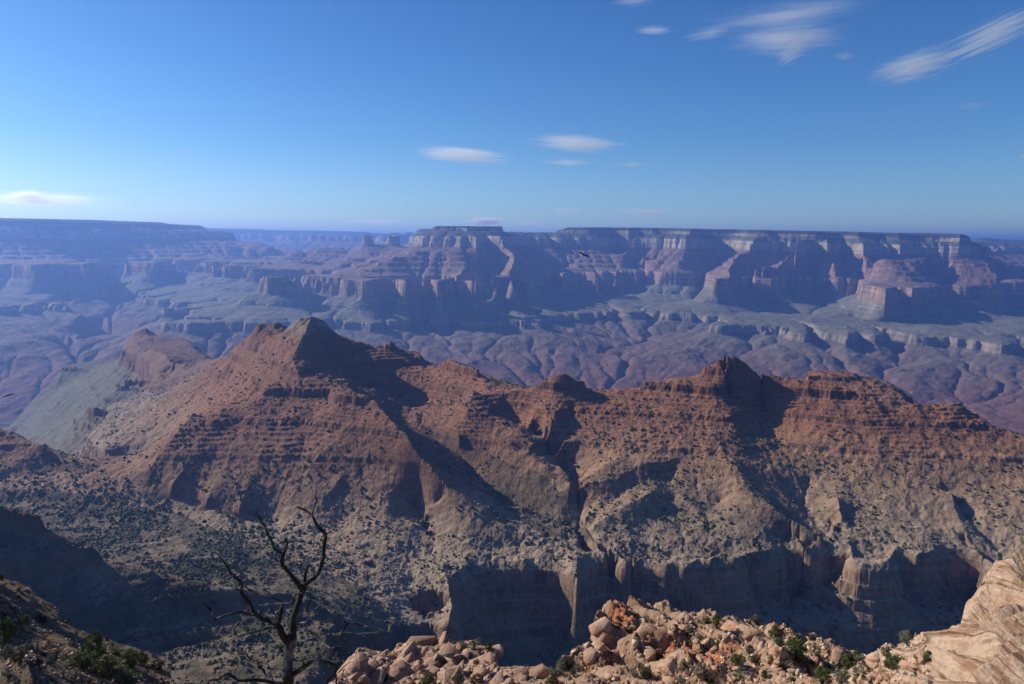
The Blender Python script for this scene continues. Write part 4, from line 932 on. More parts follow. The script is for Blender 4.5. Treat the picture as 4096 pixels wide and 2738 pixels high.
# thick tilted sandstone beds on the right outcrop
tb, tt, tp = new_mat('tilted_sandstone')
tc = tt.n('ShaderNodeTexCoord'); ob = tc.outputs['Object']
st_ = tt.noise(tt.scaled(ob, (.25, 1.0, 1.7)), 1.6, 8, .72); fi_ = tt.noise(ob, 9, 5, .7)
cc_ = tt.ramp(st_, [(.32, (.17, .085, .05)), (.43, (.34, .20, .12)), (.52, (.52, .38, .27)), (.62, (.38, .24, .15)), (.74, (.56, .45, .34))])
cc_ = tt.mix(.7, cc_, tt.ramp(fi_, [(.3, (.62, .6, .58)), (.55, (1, 1, 1)), (.75, (1.2, 1.2, 1.2))]), 'MULTIPLY'); crk2 = tt.ramp(tt.noise(tt.scaled(ob, (.10, .9, 1.6)), 1.5, 3, .5), [(.0, (1, 1, 1)), (.45, (1, 1, 1)), (.472, (.2, .14, .11)), (.485, (1.1, 1.1, 1.1)), (.55, (1, 1, 1)), (.567, (.28, .2, .16)), (.58, (1, 1, 1))])
cc_ = tt.mix(1.0, cc_, crk2, 'MULTIPLY')
tt.l(cc_, tp.inputs['Base Color'])
bp = tt.n('ShaderNodeBump'); bp.inputs['Strength'].default_value = 1; bp.inputs['Distance'].default_value = .2
tt.l(tt.math('ADD', st_, tt.math('MULTIPLY', fi_, .4)), bp.inputs['Height']); tt.l(bp.outputs[0], tp.inputs['Normal'])
def bed_mesh(L, W, H, seed):
    """a long thick bed with a blunt rounded end and a layered, pitted skin"""
    nu, nv = 160, 90
    U_, V_ = np.meshgrid(np.linspace(0, 1, nu), np.linspace(0, 2*math.pi, nv, endpoint=False))
    cx = np.cos(V_); cz = np.sin(V_)
    pw = .45
    sx = np.sign(cx)*np.abs(cx)**pw; sz = np.sign(cz)*np.abs(cz)**pw
    tp_ = np.clip(np.minimum(U_, 1-U_)*L/(.35*H), 0, 1)**.45
    x = (U_-.5)*L; y = sx*W/2*tp_*(1+.12*np.sin(U_*7+seed)); z = sz*H/2*tp_
    dz = .30*fbm(x+seed*7, y+z*3, 1.3, 5, 500+seed, .6); ly = .22*fbm(z*0+seed, z+x*.05, .24, 3, 510+seed, .6, True)
    lam = fbm(y*1.0+z*.9+seed+x*.03, x*.02+seed, .34, 3, 540+seed, .6, True); pit = fbm(x, y+z*1.7, .22, 3, 550+seed, .65)
    ry = y/(W*.5); rz = z/(H*.5); rn = np.hypot(ry, rz)+1e-6; dd_ = .11*lam+.035*pit+.16*dz
    step = np.floor((y+z)/.42+fbm(x, y, 2.5, 2, 560+seed)); dd_ = dd_+.03*(hash2(step.astype(np.int64), (np.floor(x/1.3+step*.37)).astype(np.int64), seed)/4294967296.0-.5)*2
    y = y+ry/rn*dd_; z = z+rz/rn*dd_
    x = x+.2*W*fbm(y+seed, z, .8, 3, 530+seed)*(1-tp_*.2)
    co = np.stack([x, y, z], -1).reshape(-1, 3); i = np.arange(nv*nu).reshape(nv, nu)
    a = i[:, :-1]; b = i[:, 1:]; c_ = np.roll(i, -1, 0)[:, 1:]; d = np.roll(i, -1, 0)[:, :-1]
    return co, np.stack([a, d, c_, b], -1).reshape(-1, 4)
# each bed: upper left end (d1 pixels), distance, length, width, thickness
for kk, (x, y, D_, L_, W_, H_, lab) in enumerate((
        (1905, 210, .0262, 6, 2.2, 1.3, 'topmost tilted sandstone bed of the right outcrop, by the frame edge'),
        (1700, 330, .0262, 6, 1.5, 1.2, 'blunt ended bed with a dark gap under it, near the top of the right outcrop'),
        (1560, 520, .026, 6, 1.3, 1.35, 'thick bed with a squared upper end, third from the top of the right outcrop'),
        (1510, 780, .0255, 7, 1.1, .9, 'narrow striped bed in the middle of the right outcrop'),
        (1370, 900, .0250, 8, 1.4, 1.1, 'broad pale rounded bed left of the middle of the right outcrop'),
        (1180, 1120, .0240, 8, 1.3, .9, 'lowest left tilted bed of the right outcrop'),
        (1720, 620, .0235, 5, 1.2, .9, 'striped bed lying inside the right outcrop behind the dark hollow'),
        (1800, 1230, .0185, 3.6, 1.5, .6, 'overhanging slab with a dark shaded underside low in the right outcrop'),
        (1900, 720, .0215, 3.6, 1.3, .8, 'rounded overhanging slab high in the right outcrop above the dark hollow'),
        (1900, 1010, .0200, 3.4, 1.4, .7, 'rounded overhanging slab in the middle of the dark hollow of the right outcrop'))):
    u, v = uv('d1', x, y); a_, te_ = ray(u, v)
    r_ = D_*1000/math.cos(a_); P = np.array([r_*math.sin(a_), r_*math.cos(a_), te_*r_])
    o = link('sandstone_bed', raw_mesh('sandstone_bed', *bed_mesh(L_, W_, H_, kk), tb, True))
    d_ = Vector((math.sin(az0)*-.80+math.cos(az0)*.50, math.cos(az0)*-.80-math.sin(az0)*.50, -.30 if kk < 7 else -.12)).normalized()
    side = Vector((0, 0, 1)).cross(d_).normalized(); side = (side + Vector((0, 0, .35))).normalized(); nrm_ = d_.cross(side).normalized(); side = nrm_.cross(d_)
    Mx = Matrix((d_, side, nrm_)).transposed().to_4x4()
    c_ = Vector(P)+d_*(L_/2)-Vector((0, 0, H_*.35))
    Mx.translation = c_; o.matrix_world = Mx
    tag(o, lab, 'rock')

# ---------------------------------------------------------------- vegetation
def leaf_mat(name, c1, c2):
    m_, t, p = new_mat(name, .8)
    g_ = t.n('ShaderNodeNewGeometry'); a = t.noise(g_.outputs['Position'], 2.5, 3); 
    rnd = g_.outputs['Random Per Island']
    c = t.mix(rnd, c1, c2); c = t.mix(.6, c, t.ramp(a, [(.3, (.6, .6, .6)), (.7, (1.4, 1.4, 1.3))]), 'MULTIPLY')
    t.l(c, p.inputs['Base Color']); return m_
jun_mat = leaf_mat('juniper_foliage', (.045, .065, .018), (.12, .15, .045))
sage_mat = leaf_mat('sage_foliage', (.10, .11, .08), (.22, .22, .16))
dark_mat = leaf_mat('brush_foliage', (.04, .042, .025), (.11, .10, .055))
bm_, bt, bpn = new_mat('dead_wood', .85)
g_ = bt.n('ShaderNodeNewGeometry')
bn1 = bt.noise(bt.scaled(g_.outputs['Position'], (9, 9, 1.6)), 2.5, 6, .7); bn2 = bt.noise(g_.outputs['Position'], 1.3, 4)
bc = bt.ramp(bn1, [(.3, (.014, .011, .009)), (.5, (.036, .03, .025)), (.7, (.09, .08, .07))])
bc = bt.mix(bt.smooth(bn2, .56, .68), bc, bt.ramp(bn1, [(.3, (.12, .11, .10)), (.6, (.34, .32, .30))])); bt.l(bc, bpn.inputs['Base Color'])
bpp = bt.n('ShaderNodeBump'); bpp.inputs['Strength'].default_value = 1; bpp.inputs['Distance'].default_value = .03; bt.l(bn1, bpp.inputs['Height']); bt.l(bpp.outputs[0], bpn.inputs['Normal'])

def crown(rs_, w_, h_, nc, nl, leaf, gap=.0):
    """leaf-sized faces gathered in clumps through an uneven crown"""
    cs = []
    while len(cs) < nc:
        p = rs_.uniform(-1, 1, 3); r = np.linalg.norm(p)
        if r > 1 or r < .25: continue
        p[2] = p[2]*.5+.52
        wd = (1-.45*abs(p[2]-.35)**1.5)
        cs.append([p[0]*.5*w_*wd*.85, p[1]*.5*w_*wd*.85, p[2]*h_, rs_.uniform(.10, .2)*w_])
    V_ = []; 
    for c in cs:
        q = rs_.normal(0, 1, (nl, 3)); q /= np.linalg.norm(q, axis=1)[:, None]; q *= (rs_.uniform(.35, 1, (nl, 1)))*c[3]; q[:, 2] *= .75
        V_.append(q+np.array(c[:3]))
    P = np.concatenate(V_); P = P[P[:, 2] > .02*h_]
    k = len(P); a = rs_.normal(0, 1, (k, 3)); a /= np.linalg.norm(a, axis=1)[:, None]; b = rs_.normal(0, 1, (k, 3)); b /= np.linalg.norm(b, axis=1)[:, None]
    s = leaf*rs_.uniform(.6, 1.3, (k, 1))
    co = np.stack([P-a*s, P+a*s*.6+b*s*.7, P+a*s*.7-b*s*.8], 1).reshape(-1, 3)
    return co, np.arange(len(co)).reshape(-1, 3), np.array(cs)

def tube(pts, rad, sides=8, wob=.0, seed=0):
    pts = np.array(pts, float); rad = np.array(rad, float)
    # densify
    m_ = 4; i = np.arange((len(pts)-1)*m_+1)/m_; j = np.arange(len(pts))
    def cr(a):
        k = np.clip(np.floor(i).astype(int), 0, len(pts)-2); f = i-k
        p0 = a[np.clip(k-1, 0, None)]; p1 = a[k]; p2 = a[k+1]; p3 = a[np.clip(k+2, None, len(pts)-1)]
        f = f[:, None] if a.ndim > 1 else f
        return .5*((2*p1)+(-p0+p2)*f+(2*p0-5*p1+4*p2-p3)*f*f+(-p0+3*p1-3*p2+p3)*f**3)
    P = cr(pts); r = np.maximum(np.interp(i, j, rad), 1e-4)
    T = np.gradient(P, axis=0); T /= np.linalg.norm(T, axis=1)[:, None]+1e-9
    ref = np.array([.3, .9, .1]); A = np.cross(T, ref); A /= np.linalg.norm(A, axis=1)[:, None]+1e-9; B = np.cross(T, A)
    th = np.linspace(0, 2*math.pi, sides, endpoint=False)
    rr = r[:, None]*(1+wob*np.sin(th[None]*3+seed+np.arange(len(P))[:, None]*.35)+wob*.8*np.sin(np.arange(len(P))[:, None]*1.7+seed+th[None]))
    co = P[:, None]+rr[..., None]*(np.cos(th)[None, :, None]*A[:, None]+np.sin(th)[None, :, None]*B[:, None])
    k = len(P); idx = np.arange(k*sides).reshape(k, sides); n2_ = np.roll(idx, -1, 1)
    q = np.stack([idx[:-1], n2_[:-1], n2_[1:], idx[1:]], -1).reshape(-1, 4)
    co = co.reshape(-1, 3); tris = np.concatenate([q[:, [0, 1, 2]], q[:, [0, 2, 3]]])
    c0, c1 = len(co), len(co)+1; co = np.concatenate([co, P[:1], P[-1:]])
    e0 = np.stack([n2_[0], idx[0], np.full(sides, c0)], -1); e1 = np.stack([idx[-1], n2_[-1], np.full(sides, c1)], -1)
    return co, np.concatenate([tris, e0, e1])
def join(parts):
    co = []; tr = []; k = 0
    for c, t_i in parts: co.append(c); tr.append(t_i+k); k += len(c)
    return np.concatenate(co), np.concatenate(tr)

kinds = {}
def plant_kind(key, mat, w_, h_, nc, nl, leaf, seed):
    r_ = np.random.default_rng(seed); co, tr, cs = crown(r_, w_, h_, nc, nl, leaf)
    wood = [tube([(0, 0, -.25*h_), (0, 0, .05*h_), (r_.normal(0, .03), r_.normal(0, .03), .35*h_)], [.055*h_, .045*h_, .02*h_], 6, .1)]
    for c in cs[:min(14, len(cs))]:
        wood.append(tube([(0, 0, .06*h_), (c[0]*.45, c[1]*.45, c[2]*.4), (c[0]*.9, c[1]*.9, c[2]*.92)], [.03*h_, .018*h_, .006*h_], 5, .1))
    kinds[key] = (raw_mesh(key+'_crown', co, tr, mat), raw_mesh(key+'_trunk', *join(wood), bm_))
for i_ in range(4):
    plant_kind('juniper%d' % i_, jun_mat, 1.0, 1.0, 46, 80, .030, 60+i_)
    plant_kind('shrub%d' % i_, dark_mat, 1.0, .7, 26, 60, .034, 70+i_)
    plant_kind('sage%d' % i_, sage_mat, 1.0, .75, 24, 60, .030, 80+i_)
def plant(kind, i_, P, wd, ht, label, cat, group=None):
    base = {'juniper': 1.0, 'shrub': .7, 'sage': .75}[kind]
    nm = {'juniper': 'juniper_tree', 'shrub': 'desert_shrub', 'sage': 'sagebrush'}[kind]
    e = link(nm, None, None, P); cr_, tr_ = kinds['%s%d' % (kind, i_ % 4)]
    a = link('crown', cr_, e); b = link('trunk', tr_, e)
    e.scale = (wd, wd, ht/base); e.rotation_euler = (0, 0, rs.uniform(0, 6.28))
    tag(e, label, cat, group); return e
# (kind, crop, x, y of the foot, width and height in crop pixels, label)
PL = [
 ('juniper', 'd6', 335, 525, 210, 190, 'rounded green juniper at the right end of the red ledge'), ('juniper', 'd6', 390, 640, 140, 150, 'small dense juniper tucked below the rounded one at the end of the red ledge'),
 ('juniper', 'd6', 600, 795, 330, 290, 'largest bright green juniper on the sunlit rim'), ('sage', 'd6', 650, 520, 200, 120, 'grey half bare shrub rising behind the largest juniper'),
 ('juniper', 'd6', 910, 745, 80, 70, 'tiny juniper right of the largest juniper'), ('juniper', 'd6', 860, 890, 120, 85, 'low round juniper bush in front of the rim edge'),
 ('juniper', 'd6', 1300, 930, 200, 230, 'ragged juniper right of the pale standing stone'), ('juniper', 'd6', 1420, 780, 120, 120, 'top of a juniper standing behind the ragged juniper'), ('sage', 'd6', 1500, 890, 260, 160, 'grey green bush beside the ragged juniper'),
 ('juniper', 'd6', 1930, 935, 200, 220, 'dark conical juniper left of the tilted outcrop'), ('juniper', 'd6', 970, 1140, 300, 240, 'open branched juniper at the bottom edge of the photo'), ('juniper', 'd6', 1440, 1140, 170, 150, 'dense juniper at the bottom edge, right of the open branched one'),
 ('juniper', 'd6', 570, 1100, 90, 65, 'small round bush left of the open branched juniper'), ('shrub', 'd6', 60, 1085, 110, 80, 'dark bush at the foot of the red ledge'), ('juniper', 'd6', 190, 1030, 100, 110, 'upright juniper shrub beside the dark bush'), ('juniper', 'd6', 300, 1115, 80, 60, 'little bush below the long shaded ledge'),
 ('sage', 'd6', 680, 900, 90, 50, 'grey sagebrush at the end of the long shaded ledge'), ('sage', 'd6', 540, 1010, 130, 60, 'grey sagebrush under the long shaded ledge'), ('sage', 'd6', 330, 830, 90, 60, 'pale sagebrush below the small dense juniper'), ('sage', 'd6', 170, 560, 110, 60, 'blue grey sagebrush behind the right knob of the red ledge'),
 ('sage', 'd6', 1770, 990, 110, 70, 'grey sagebrush among pale stones left of the tilted outcrop'), ('shrub', 'd6', 1230, 1100, 150, 60, 'brown low brush between the two bottom junipers'), ('shrub', 'd6', 1230, 740, 90, 70, 'dark bush just behind the pale standing stone'),
 ('juniper', 'd1', 920, 1285, 140, 125, 'green juniper on the pale ledge left of the tilted beds'), ('sage', 'd1', 780, 1250, 90, 60, 'small faded bush on top of the pale ledge'), ('shrub', 'd1', 770, 1465, 95, 60, 'spiky dark tuft on the face of the pale ledge'), ('shrub', 'd1', 690, 1395, 60, 45, 'little brown tuft left of the spiky dark one'), ('sage', 'd1', 950, 1560, 110, 60, 'faded tuft at the bottom edge below the tilted beds'), ('sage', 'd1', 930, 1400, 80, 45, 'thin grey tuft right of the spiky dark one'),
 ('juniper', 'd2', 1470, 265, 85, 70, 'small juniper on the skyline of the red ledge'), ('juniper', 'd2', 1570, 290, 110, 110, 'pointed juniper on the skyline of the red ledge'), ('shrub', 'd2', 930, 255, 140, 60, 'dark low shrub on top of the red ledge'), ('shrub', 'd2', 1290, 370, 120, 85, 'dark bush in the middle of the top of the red ledge'), ('shrub', 'd2', 640, 300, 80, 50, 'brown bush growing on the red layer near its upper end'),
 ('juniper', 'd2', 540, 245, 80, 45, 'low green bush behind the tall pale corner boulder'), ('shrub', 'd2', 820, 205, 90, 35, 'reddish brown brush on the highest edge of the red ledge'), ('juniper', 'd2', 1750, 625, 140, 85, 'green bush on the slope right of the red layer'), ('juniper', 'd2', 880, 740, 110, 80, 'green bush in the lower part of the red ledge'), ('shrub', 'd2', 920, 770, 100, 60, 'dark brush right below the low green bush'), ('juniper', 'd2', 1500, 845, 95, 80, 'green bush at the bottom edge below the red layer'),
 ('sage', 'd2', 1060, 300, 80, 45, 'blue grey sagebrush on top of the red ledge'), ('sage', 'd2', 1180, 700, 70, 45, 'pale sagebrush under the hollow of the red ledge'), ('sage', 'd2', 1640, 570, 90, 50, 'grey sagebrush above the green bush on the slope'), ('sage', 'd2', 1400, 400, 90, 50, 'grey bush right of the dark bush on the ledge top'), ('sage', 'd2', 230, 730, 70, 80, 'grey green sagebrush on the low spur left of the red ledge'), ('shrub', 'd2', 1900, 620, 110, 60, 'brown brush between the slope bush and the big juniper'), ('sage', 'd2', 870, 290, 100, 40, 'faded brush left of centre on the red ledge top'), ('juniper', 'd2', 2280, 810, 80, 50, 'small bush at the bottom by the long shaded ledge'),
 ('juniper', 'd3', 960, 672, 140, 110, 'dark green bush at the bottom of the rubble ledge'), ('juniper', 'd3', 1255, 680, 105, 95, 'second dark green bush at the bottom of the rubble ledge'), ('shrub', 'd3', 1400, 585, 60, 95, 'thin upright shrub at the right of the rubble ledge'), ('sage', 'd3', 695, 515, 60, 55, 'grey tuft in the left half of the rubble ledge'), ('shrub', 'd3', 590, 485, 95, 40, 'dark hollow filled with brush at the left of the rubble ledge'), ('sage', 'd3', 1285, 440, 55, 55, 'grey tuft high in the right half of the rubble ledge'), ('shrub', 'd3', 845, 390, 90, 60, 'brown bush under the perched block'), ('shrub', 'd3', 1390, 365, 80, 45, 'dry brush near the top right of the rubble ledge'),
 ('juniper', 'd3', 1755, 560, 65, 50, 'lone green bush on the saddle between the two ledges'), ('juniper', 'd3', 1990, 608, 55, 40, 'small bush beside the pale rounded boulder'), ('shrub', 'd3', 2130, 690, 130, 110, 'dark twiggy bush left of the red ledge'), ('shrub', 'd3', 320, 675, 80, 40, 'dark brush at the left foot of the rubble ledge'),
 ('juniper', 'd5', 985, 1010, 260, 280, 'tallest dark juniper on the shaded slope at lower left'), ('juniper', 'd5', 860, 1100, 300, 190, 'spreading juniper in front of the tallest one'), ('juniper', 'd5', 1100, 1210, 330, 230, 'broad dark juniper low on the shaded slope'), ('juniper', 'd5', 1370, 1090, 230, 190, 'juniper near the right end of the shaded slope'), ('juniper', 'd5', 1500, 1080, 130, 170, 'narrow juniper standing on the right skyline of the shaded slope'), ('juniper', 'd5', 1210, 960, 150, 80, 'low juniper top on the skyline of the shaded slope'), ('juniper', 'd5', 60, 840, 260, 260, 'dark juniper cut by the left edge of the photo'),
 ('shrub', 'd5', 750, 860, 90, 60, 'brown bush right of the pale boulder on the shaded slope'), ('shrub', 'd5', 1650, 1110, 150, 100, 'brush at the right tip of the shaded slope'), ('sage', 'd5', 350, 1070, 160, 60, 'yellow green rabbitbrush low on the shaded slope'), ('sage', 'd5', 260, 900, 130, 60, 'pale bush left of the bare shrub on the shaded slope'), ('juniper', 'd5', 20, 175, 60, 60, 'tiny juniper on the skyline at the left edge'), ('shrub', 'd5', 250, 620, 160, 70, 'dark scrub under the lit rim of the left slope'), ('juniper', 'd5', 1350, 1272, 260, 130, 'dark juniper on the bottom edge of the shaded slope')]
for i_, (kd, cp, x, y, wpx, hpx, lab) in enumerate(PL):
    u, v = uv(cp, x, min(y, (2736-CROPS[cp][1])/CROPS[cp][2])); P = hit(n, Zn, u, v+2)
    if P is None or P[1] > 95: P = hit(n, Zn, u, v+14)
    if P is None or P[1] > 95: print('miss', lab); continue
    k = CROPS[cp][2]*P[1]/F
    plant(kd, i_, P-np.array([0, 0, .05]), wpx*k*1.05, hpx*k*1.12, lab, {'juniper': 'juniper', 'shrub': 'shrub', 'sage': 'shrub'}[kd])
# loose low brush of the rim: counted individuals
cnt = 0
tries = 0
while cnt < 190 and tries < 9000:
    tries += 1
    if rs.random() < .5: u, v = rs.uniform(0, 700), rs.uniform(2330, 2738)
    else: u, v = rs.uniform(1400, 3650), rs.uniform(2480, 2738)
    P = hit(n, Zn, u, v)
    if P is None or P[1] > 78 or (u > 700 and P[1] > 52): continue
    s_ = rs.uniform(.25, .75); left = u < 700
    plant('sage' if rs.random() < .6 else 'shrub', cnt, P, s_, s_*.7, 'low dry tuft on the shaded slope at lower left' if left else 'low dry tuft between the stones of the sunlit rim', 'shrub', 'tufts on the shaded slope' if left else 'tufts on the sunlit rim')
    cnt += 1
# bare twiggy shrubs
def bare(name, u, v, hpx, lab, seed):
    P = hit(n, Zn, u, v); r_ = np.random.default_rng(seed)
    h_ = hpx*P[1]/F; e = link(name, None, None, P); tag(e, lab, 'shrub')
    for b in range(7):
        a = r_.uniform(0, 6.28); sp = r_.uniform(.1, .55)*h_; tip = np.array([math.cos(a)*sp, math.sin(a)*sp*.6, h_*r_.uniform(.6, 1)])
        mid_ = tip*.5+r_.normal(0, .05, 3)*h_; prt = [tube([(0, 0, -.1), mid_*.5, mid_, tip], [.03*h_*.6, .022*h_*.6, .015*h_*.6, .004*h_*.6], 5, .1, b)]
        for q in range(5):
            s0 = mid_+(tip-mid_)*r_.uniform(0, .9); d = r_.normal(0, .13, 3)*h_; d[2] = abs(d[2])
            prt.append(tube([s0, s0+d*.6, s0+d+r_.normal(0, .02, 3)*h_], [.008*h_, .005*h_, .002*h_], 4))
        link('branch', raw_mesh('branch', *join(prt), bm_), e)
bare('bare_shrub', 145, 2620, 105, 'bare grey twiggy shrub on the shaded slope at lower left', 3)
bare('bare_shrub', 3349, 2616, 55, 'bare silvery shrub on the pale standing stone of the sunlit rim', 4)
bare('bare_shrub', 3312, 2620, 60, 'dark dead sapling left of the pale standing stone', 5)
P = hit(n, Zn, *uv('d6', 1180, 800))
if P is not None:
    o = put_rock(raw_mesh('standing_stone', *hull_rock(rs, (.55, .5, 1.0), npts=26, bev=.08), slab_mat), P+np.array([0, 0, .3]), 1.3, (0, .1, .4), 'standing_stone', 'pale upright stone on the rim edge under the silvery bare shrub', 'rock')

# ---------------------------------------------------------------- dead tree
TD = 12.0
def tp3(x, y, dd): 
    u, v = uv('d4', x, y); a = (u-2048)/F; b = (1369-v)/F
    return (a*right+b*up+fwd)*(TD+dd)
base = tp3(760, 1640, 0); gz = ground(n, Zn, np.array([base[0]]), np.array([base[1]]))[0]
tree = link('dead_tree', None, None, (base[0], base[1], gz)); tag(tree, 'bare dark twisted dead tree standing in front of the canyon', 'dead tree')
org = np.array([base[0], base[1], gz])
def limb(name, pts, d0=0, d1=0, lowest=None):
    P_ = []; R_ = []
    for i, (x, y, hw) in enumerate(pts):
        f = i/(len(pts)-1); dd = d0+(d1-d0)*f+.05*math.sin(i*1.9+x*.01)
        P_.append(tp3(x, y, dd)-org); R_.append(max(hw, 2.0)*.5*.53459/F*TD*.86)
    if lowest is not None: P_ = [np.array(q) for q in lowest]+P_; R_ = [R_[0]*1.5, R_[0]*1.15]+R_
    link(name, raw_mesh(name, *tube(P_, R_, 12, .10, pts[0][0]), bm_, True), tree)
b0 = tp3(760, 1640, 0)-org
limb('trunk', [(760, 1640, 90), (755, 1568, 88), (750, 1480, 88), (755, 1380, 84), (762, 1300, 84), (778, 1230, 78), (788, 1160, 66), (798, 1090, 62), (812, 1020, 58), (835, 940, 52), (853, 880, 48), (868, 830, 42), (880, 812, 30)], lowest=[(.1, 0, -.3), tuple((b0*.5).tolist())])
limb('branch', [(865, 840, 36), (905, 802, 36), (950, 772, 34), (985, 720, 34), (1005, 660, 36), (1015, 600, 36), (1022, 540, 36), (1028, 490, 34), (1030, 450, 34), (1000, 410, 30), (965, 370, 26), (940, 320, 20), (915, 290, 18), (880, 265, 16), (845, 250, 14), (818, 236, 12)], 0, .35)
limb('branch', [(932, 305, 14), (940, 265, 12), (955, 220, 12), (965, 190, 12), (955, 160, 10), (962, 130, 8), (960, 108, 5)], .3, .4)
limb('branch', [(1028, 458, 18), (1050, 438, 12), (1072, 420, 5)], .2, .1); limb('branch', [(1025, 450, 18), (1008, 460, 12), (1000, 472, 5)], .2, .25)
limb('branch', [(852, 858, 36), (825, 810, 38), (790, 770, 36), (750, 720, 34), (715, 680, 34), (706, 640, 34), (716, 600, 34), (735, 550, 26), (745, 515, 18), (735, 480, 10), (730, 460, 5)], 0, -.35)
limb('branch', [(715, 592, 24), (680, 575, 22), (650, 550, 20), (635, 510, 18), (610, 465, 18), (590, 420, 18), (578, 385, 17), (552, 355, 17), (540, 322, 16), (520, 303, 14), (495, 299, 7)], -.3, -.5)
limb('branch', [(876, 815, 32), (880, 745, 27), (888, 700, 26), (905, 672, 18), (922, 660, 6)], 0, .3); limb('branch', [(884, 745, 14), (872, 700, 10), (866, 678, 5)], .1, .1)
limb('branch', [(770, 1270, 60), (720, 1210, 58), (692, 1150, 56), (655, 1115, 44), (610, 1095, 38), (560, 1075, 36), (520, 1050, 36), (490, 1020, 34), (470, 970, 31), (440, 930, 30), (410, 890, 28), (395, 868, 26), (408, 830, 22), (395, 795, 22), (355, 765, 22), (325, 735, 19), (300, 690, 17), (275, 655, 14), (245, 620, 11), (230, 596, 6)], 0, -.6)
limb('branch', [(500, 1050, 26), (470, 1040, 22), (420, 1030, 18), (380, 1028, 18), (330, 1042, 17), (270, 1055, 16), (208, 1080, 17), (190, 1058, 17), (175, 1020, 17), (155, 990, 14), (135, 970, 11), (98, 960, 6)], -.3, -.7)
limb('branch', [(672, 1140, 30), (620, 1138, 26), (580, 1150, 22), (520, 1165, 18), (440, 1190, 17), (380, 1206, 16), (355, 1190, 14), (352, 1160, 11), (365, 1126, 5)], -.05, .4)
limb('branch', [(720, 962, 13), (690, 940, 13), (640, 920, 12), (590, 905, 12), (530, 895, 12), (480, 870, 12), (445, 845, 12), (434, 800, 6)], .15, .5)
limb('branch', [(392, 868, 14), (365, 850, 10), (340, 846, 5)], -.4, -.4); limb('branch', [(395, 800, 12), (365, 797, 9), (340, 797, 4)], -.4, -.4)
limb('branch', [(668, 1140, 34), (682, 1090, 30), (692, 1045, 26), (702, 990, 22), (725, 962, 19), (770, 965, 18), (790, 935, 16), (815, 895, 16), (862, 885, 17), (882, 860, 18), (886, 828, 14)], -.15, -.1)
limb('branch', [(682, 1100, 30), (703, 1040, 26), (712, 1000, 18), (706, 985, 8)], -.1, -.1); limb('branch', [(668, 1075, 12), (642, 1020, 9), (618, 985, 4)], -.15, -.2)
limb('branch', [(826, 1102, 13), (880, 1105, 13), (905, 1070, 14), (906, 1040, 17), (890, 1010, 17), (900, 970, 12), (922, 930, 10), (914, 888, 6)], -.1, -.25)
limb('branch', [(922, 930, 9), (965, 918, 9), (1002, 910, 5)], -.2, -.3); limb('branch', [(800, 1120, 10), (860, 1125, 8), (920, 1132, 4)], .1, .3)
limb('branch', [(775, 1498, 44), (830, 1470, 40), (880, 1432, 36), (940, 1395, 32), (980, 1385, 32), (1020, 1383, 28), (1060, 1335, 26), (1110, 1300, 24), (1148, 1283, 18), (1150, 1220, 17), (1162, 1170, 16), (1195, 1118, 16), (1230, 1112, 17), (1270, 1115, 14), (1300, 1132, 10), (1350, 1137, 10), (1380, 1100, 9), (1410, 1085, 8), (1447, 1092, 5)], 0, -.5)
limb('branch', [(985, 1388, 28), (1040, 1400, 25), (1085, 1415, 24), (1115, 1440, 24), (1105, 1480, 23), (1088, 1500, 18), (1050, 1540, 14), (1042, 1570, 12), (1030, 1640, 9)], -.3, -.2)
limb('branch', [(1105, 1485, 16), (1115, 1530, 14), (1110, 1620, 11)], -.3, -.4); limb('branch', [(1148, 1285, 10), (1180, 1260, 8), (1197, 1230, 4)], -.4, -.3); limb('branch', [(1195, 1118, 12), (1180, 1100, 8), (1175, 1090, 4)], -.4, -.4)
limb('branch', [(1062, 1338, 18), (1062, 1305, 8)], -.3, -.3); limb('branch', [(868, 1440, 12), (866, 1400, 8), (864, 1368, 4)], -.1, -.1)
limb('branch', [(740, 1565, 32), (640, 1555, 32), (560, 1540, 30), (470, 1535, 30), (400, 1540, 26), (350, 1520, 22), (310, 1490, 20), (270, 1500, 16), (240, 1530, 14), (170, 1535, 14), (150, 1568, 14), (120, 1640, 10)], 0, -.4)
limb('branch', [(620, 1555, 16), (580, 1490, 16), (570, 1460, 16), (530, 1430, 16), (510, 1390, 16), (470, 1375, 14), (440, 1340, 13), (434, 1305, 7)], .1, .5)
limb('branch', [(1070, 1300, 9), (1020, 1265, 9), (980, 1230, 10), (930, 1195, 11), (868, 1158, 5)], .1, .7); limb('branch', [(705, 1330, 24), (700, 1295, 18), (706, 1270, 8)], -.12, -.12)
limb('branch', [(1085, 1545, 12), (1130, 1480, 10), (1180, 1430, 9), (1225, 1395, 5)], .2, .6); limb('branch', [(60, 1568, 12), (20, 1560, 10), (-20, 1575, 6), (-40, 1640, 5)], -.4, -.4)

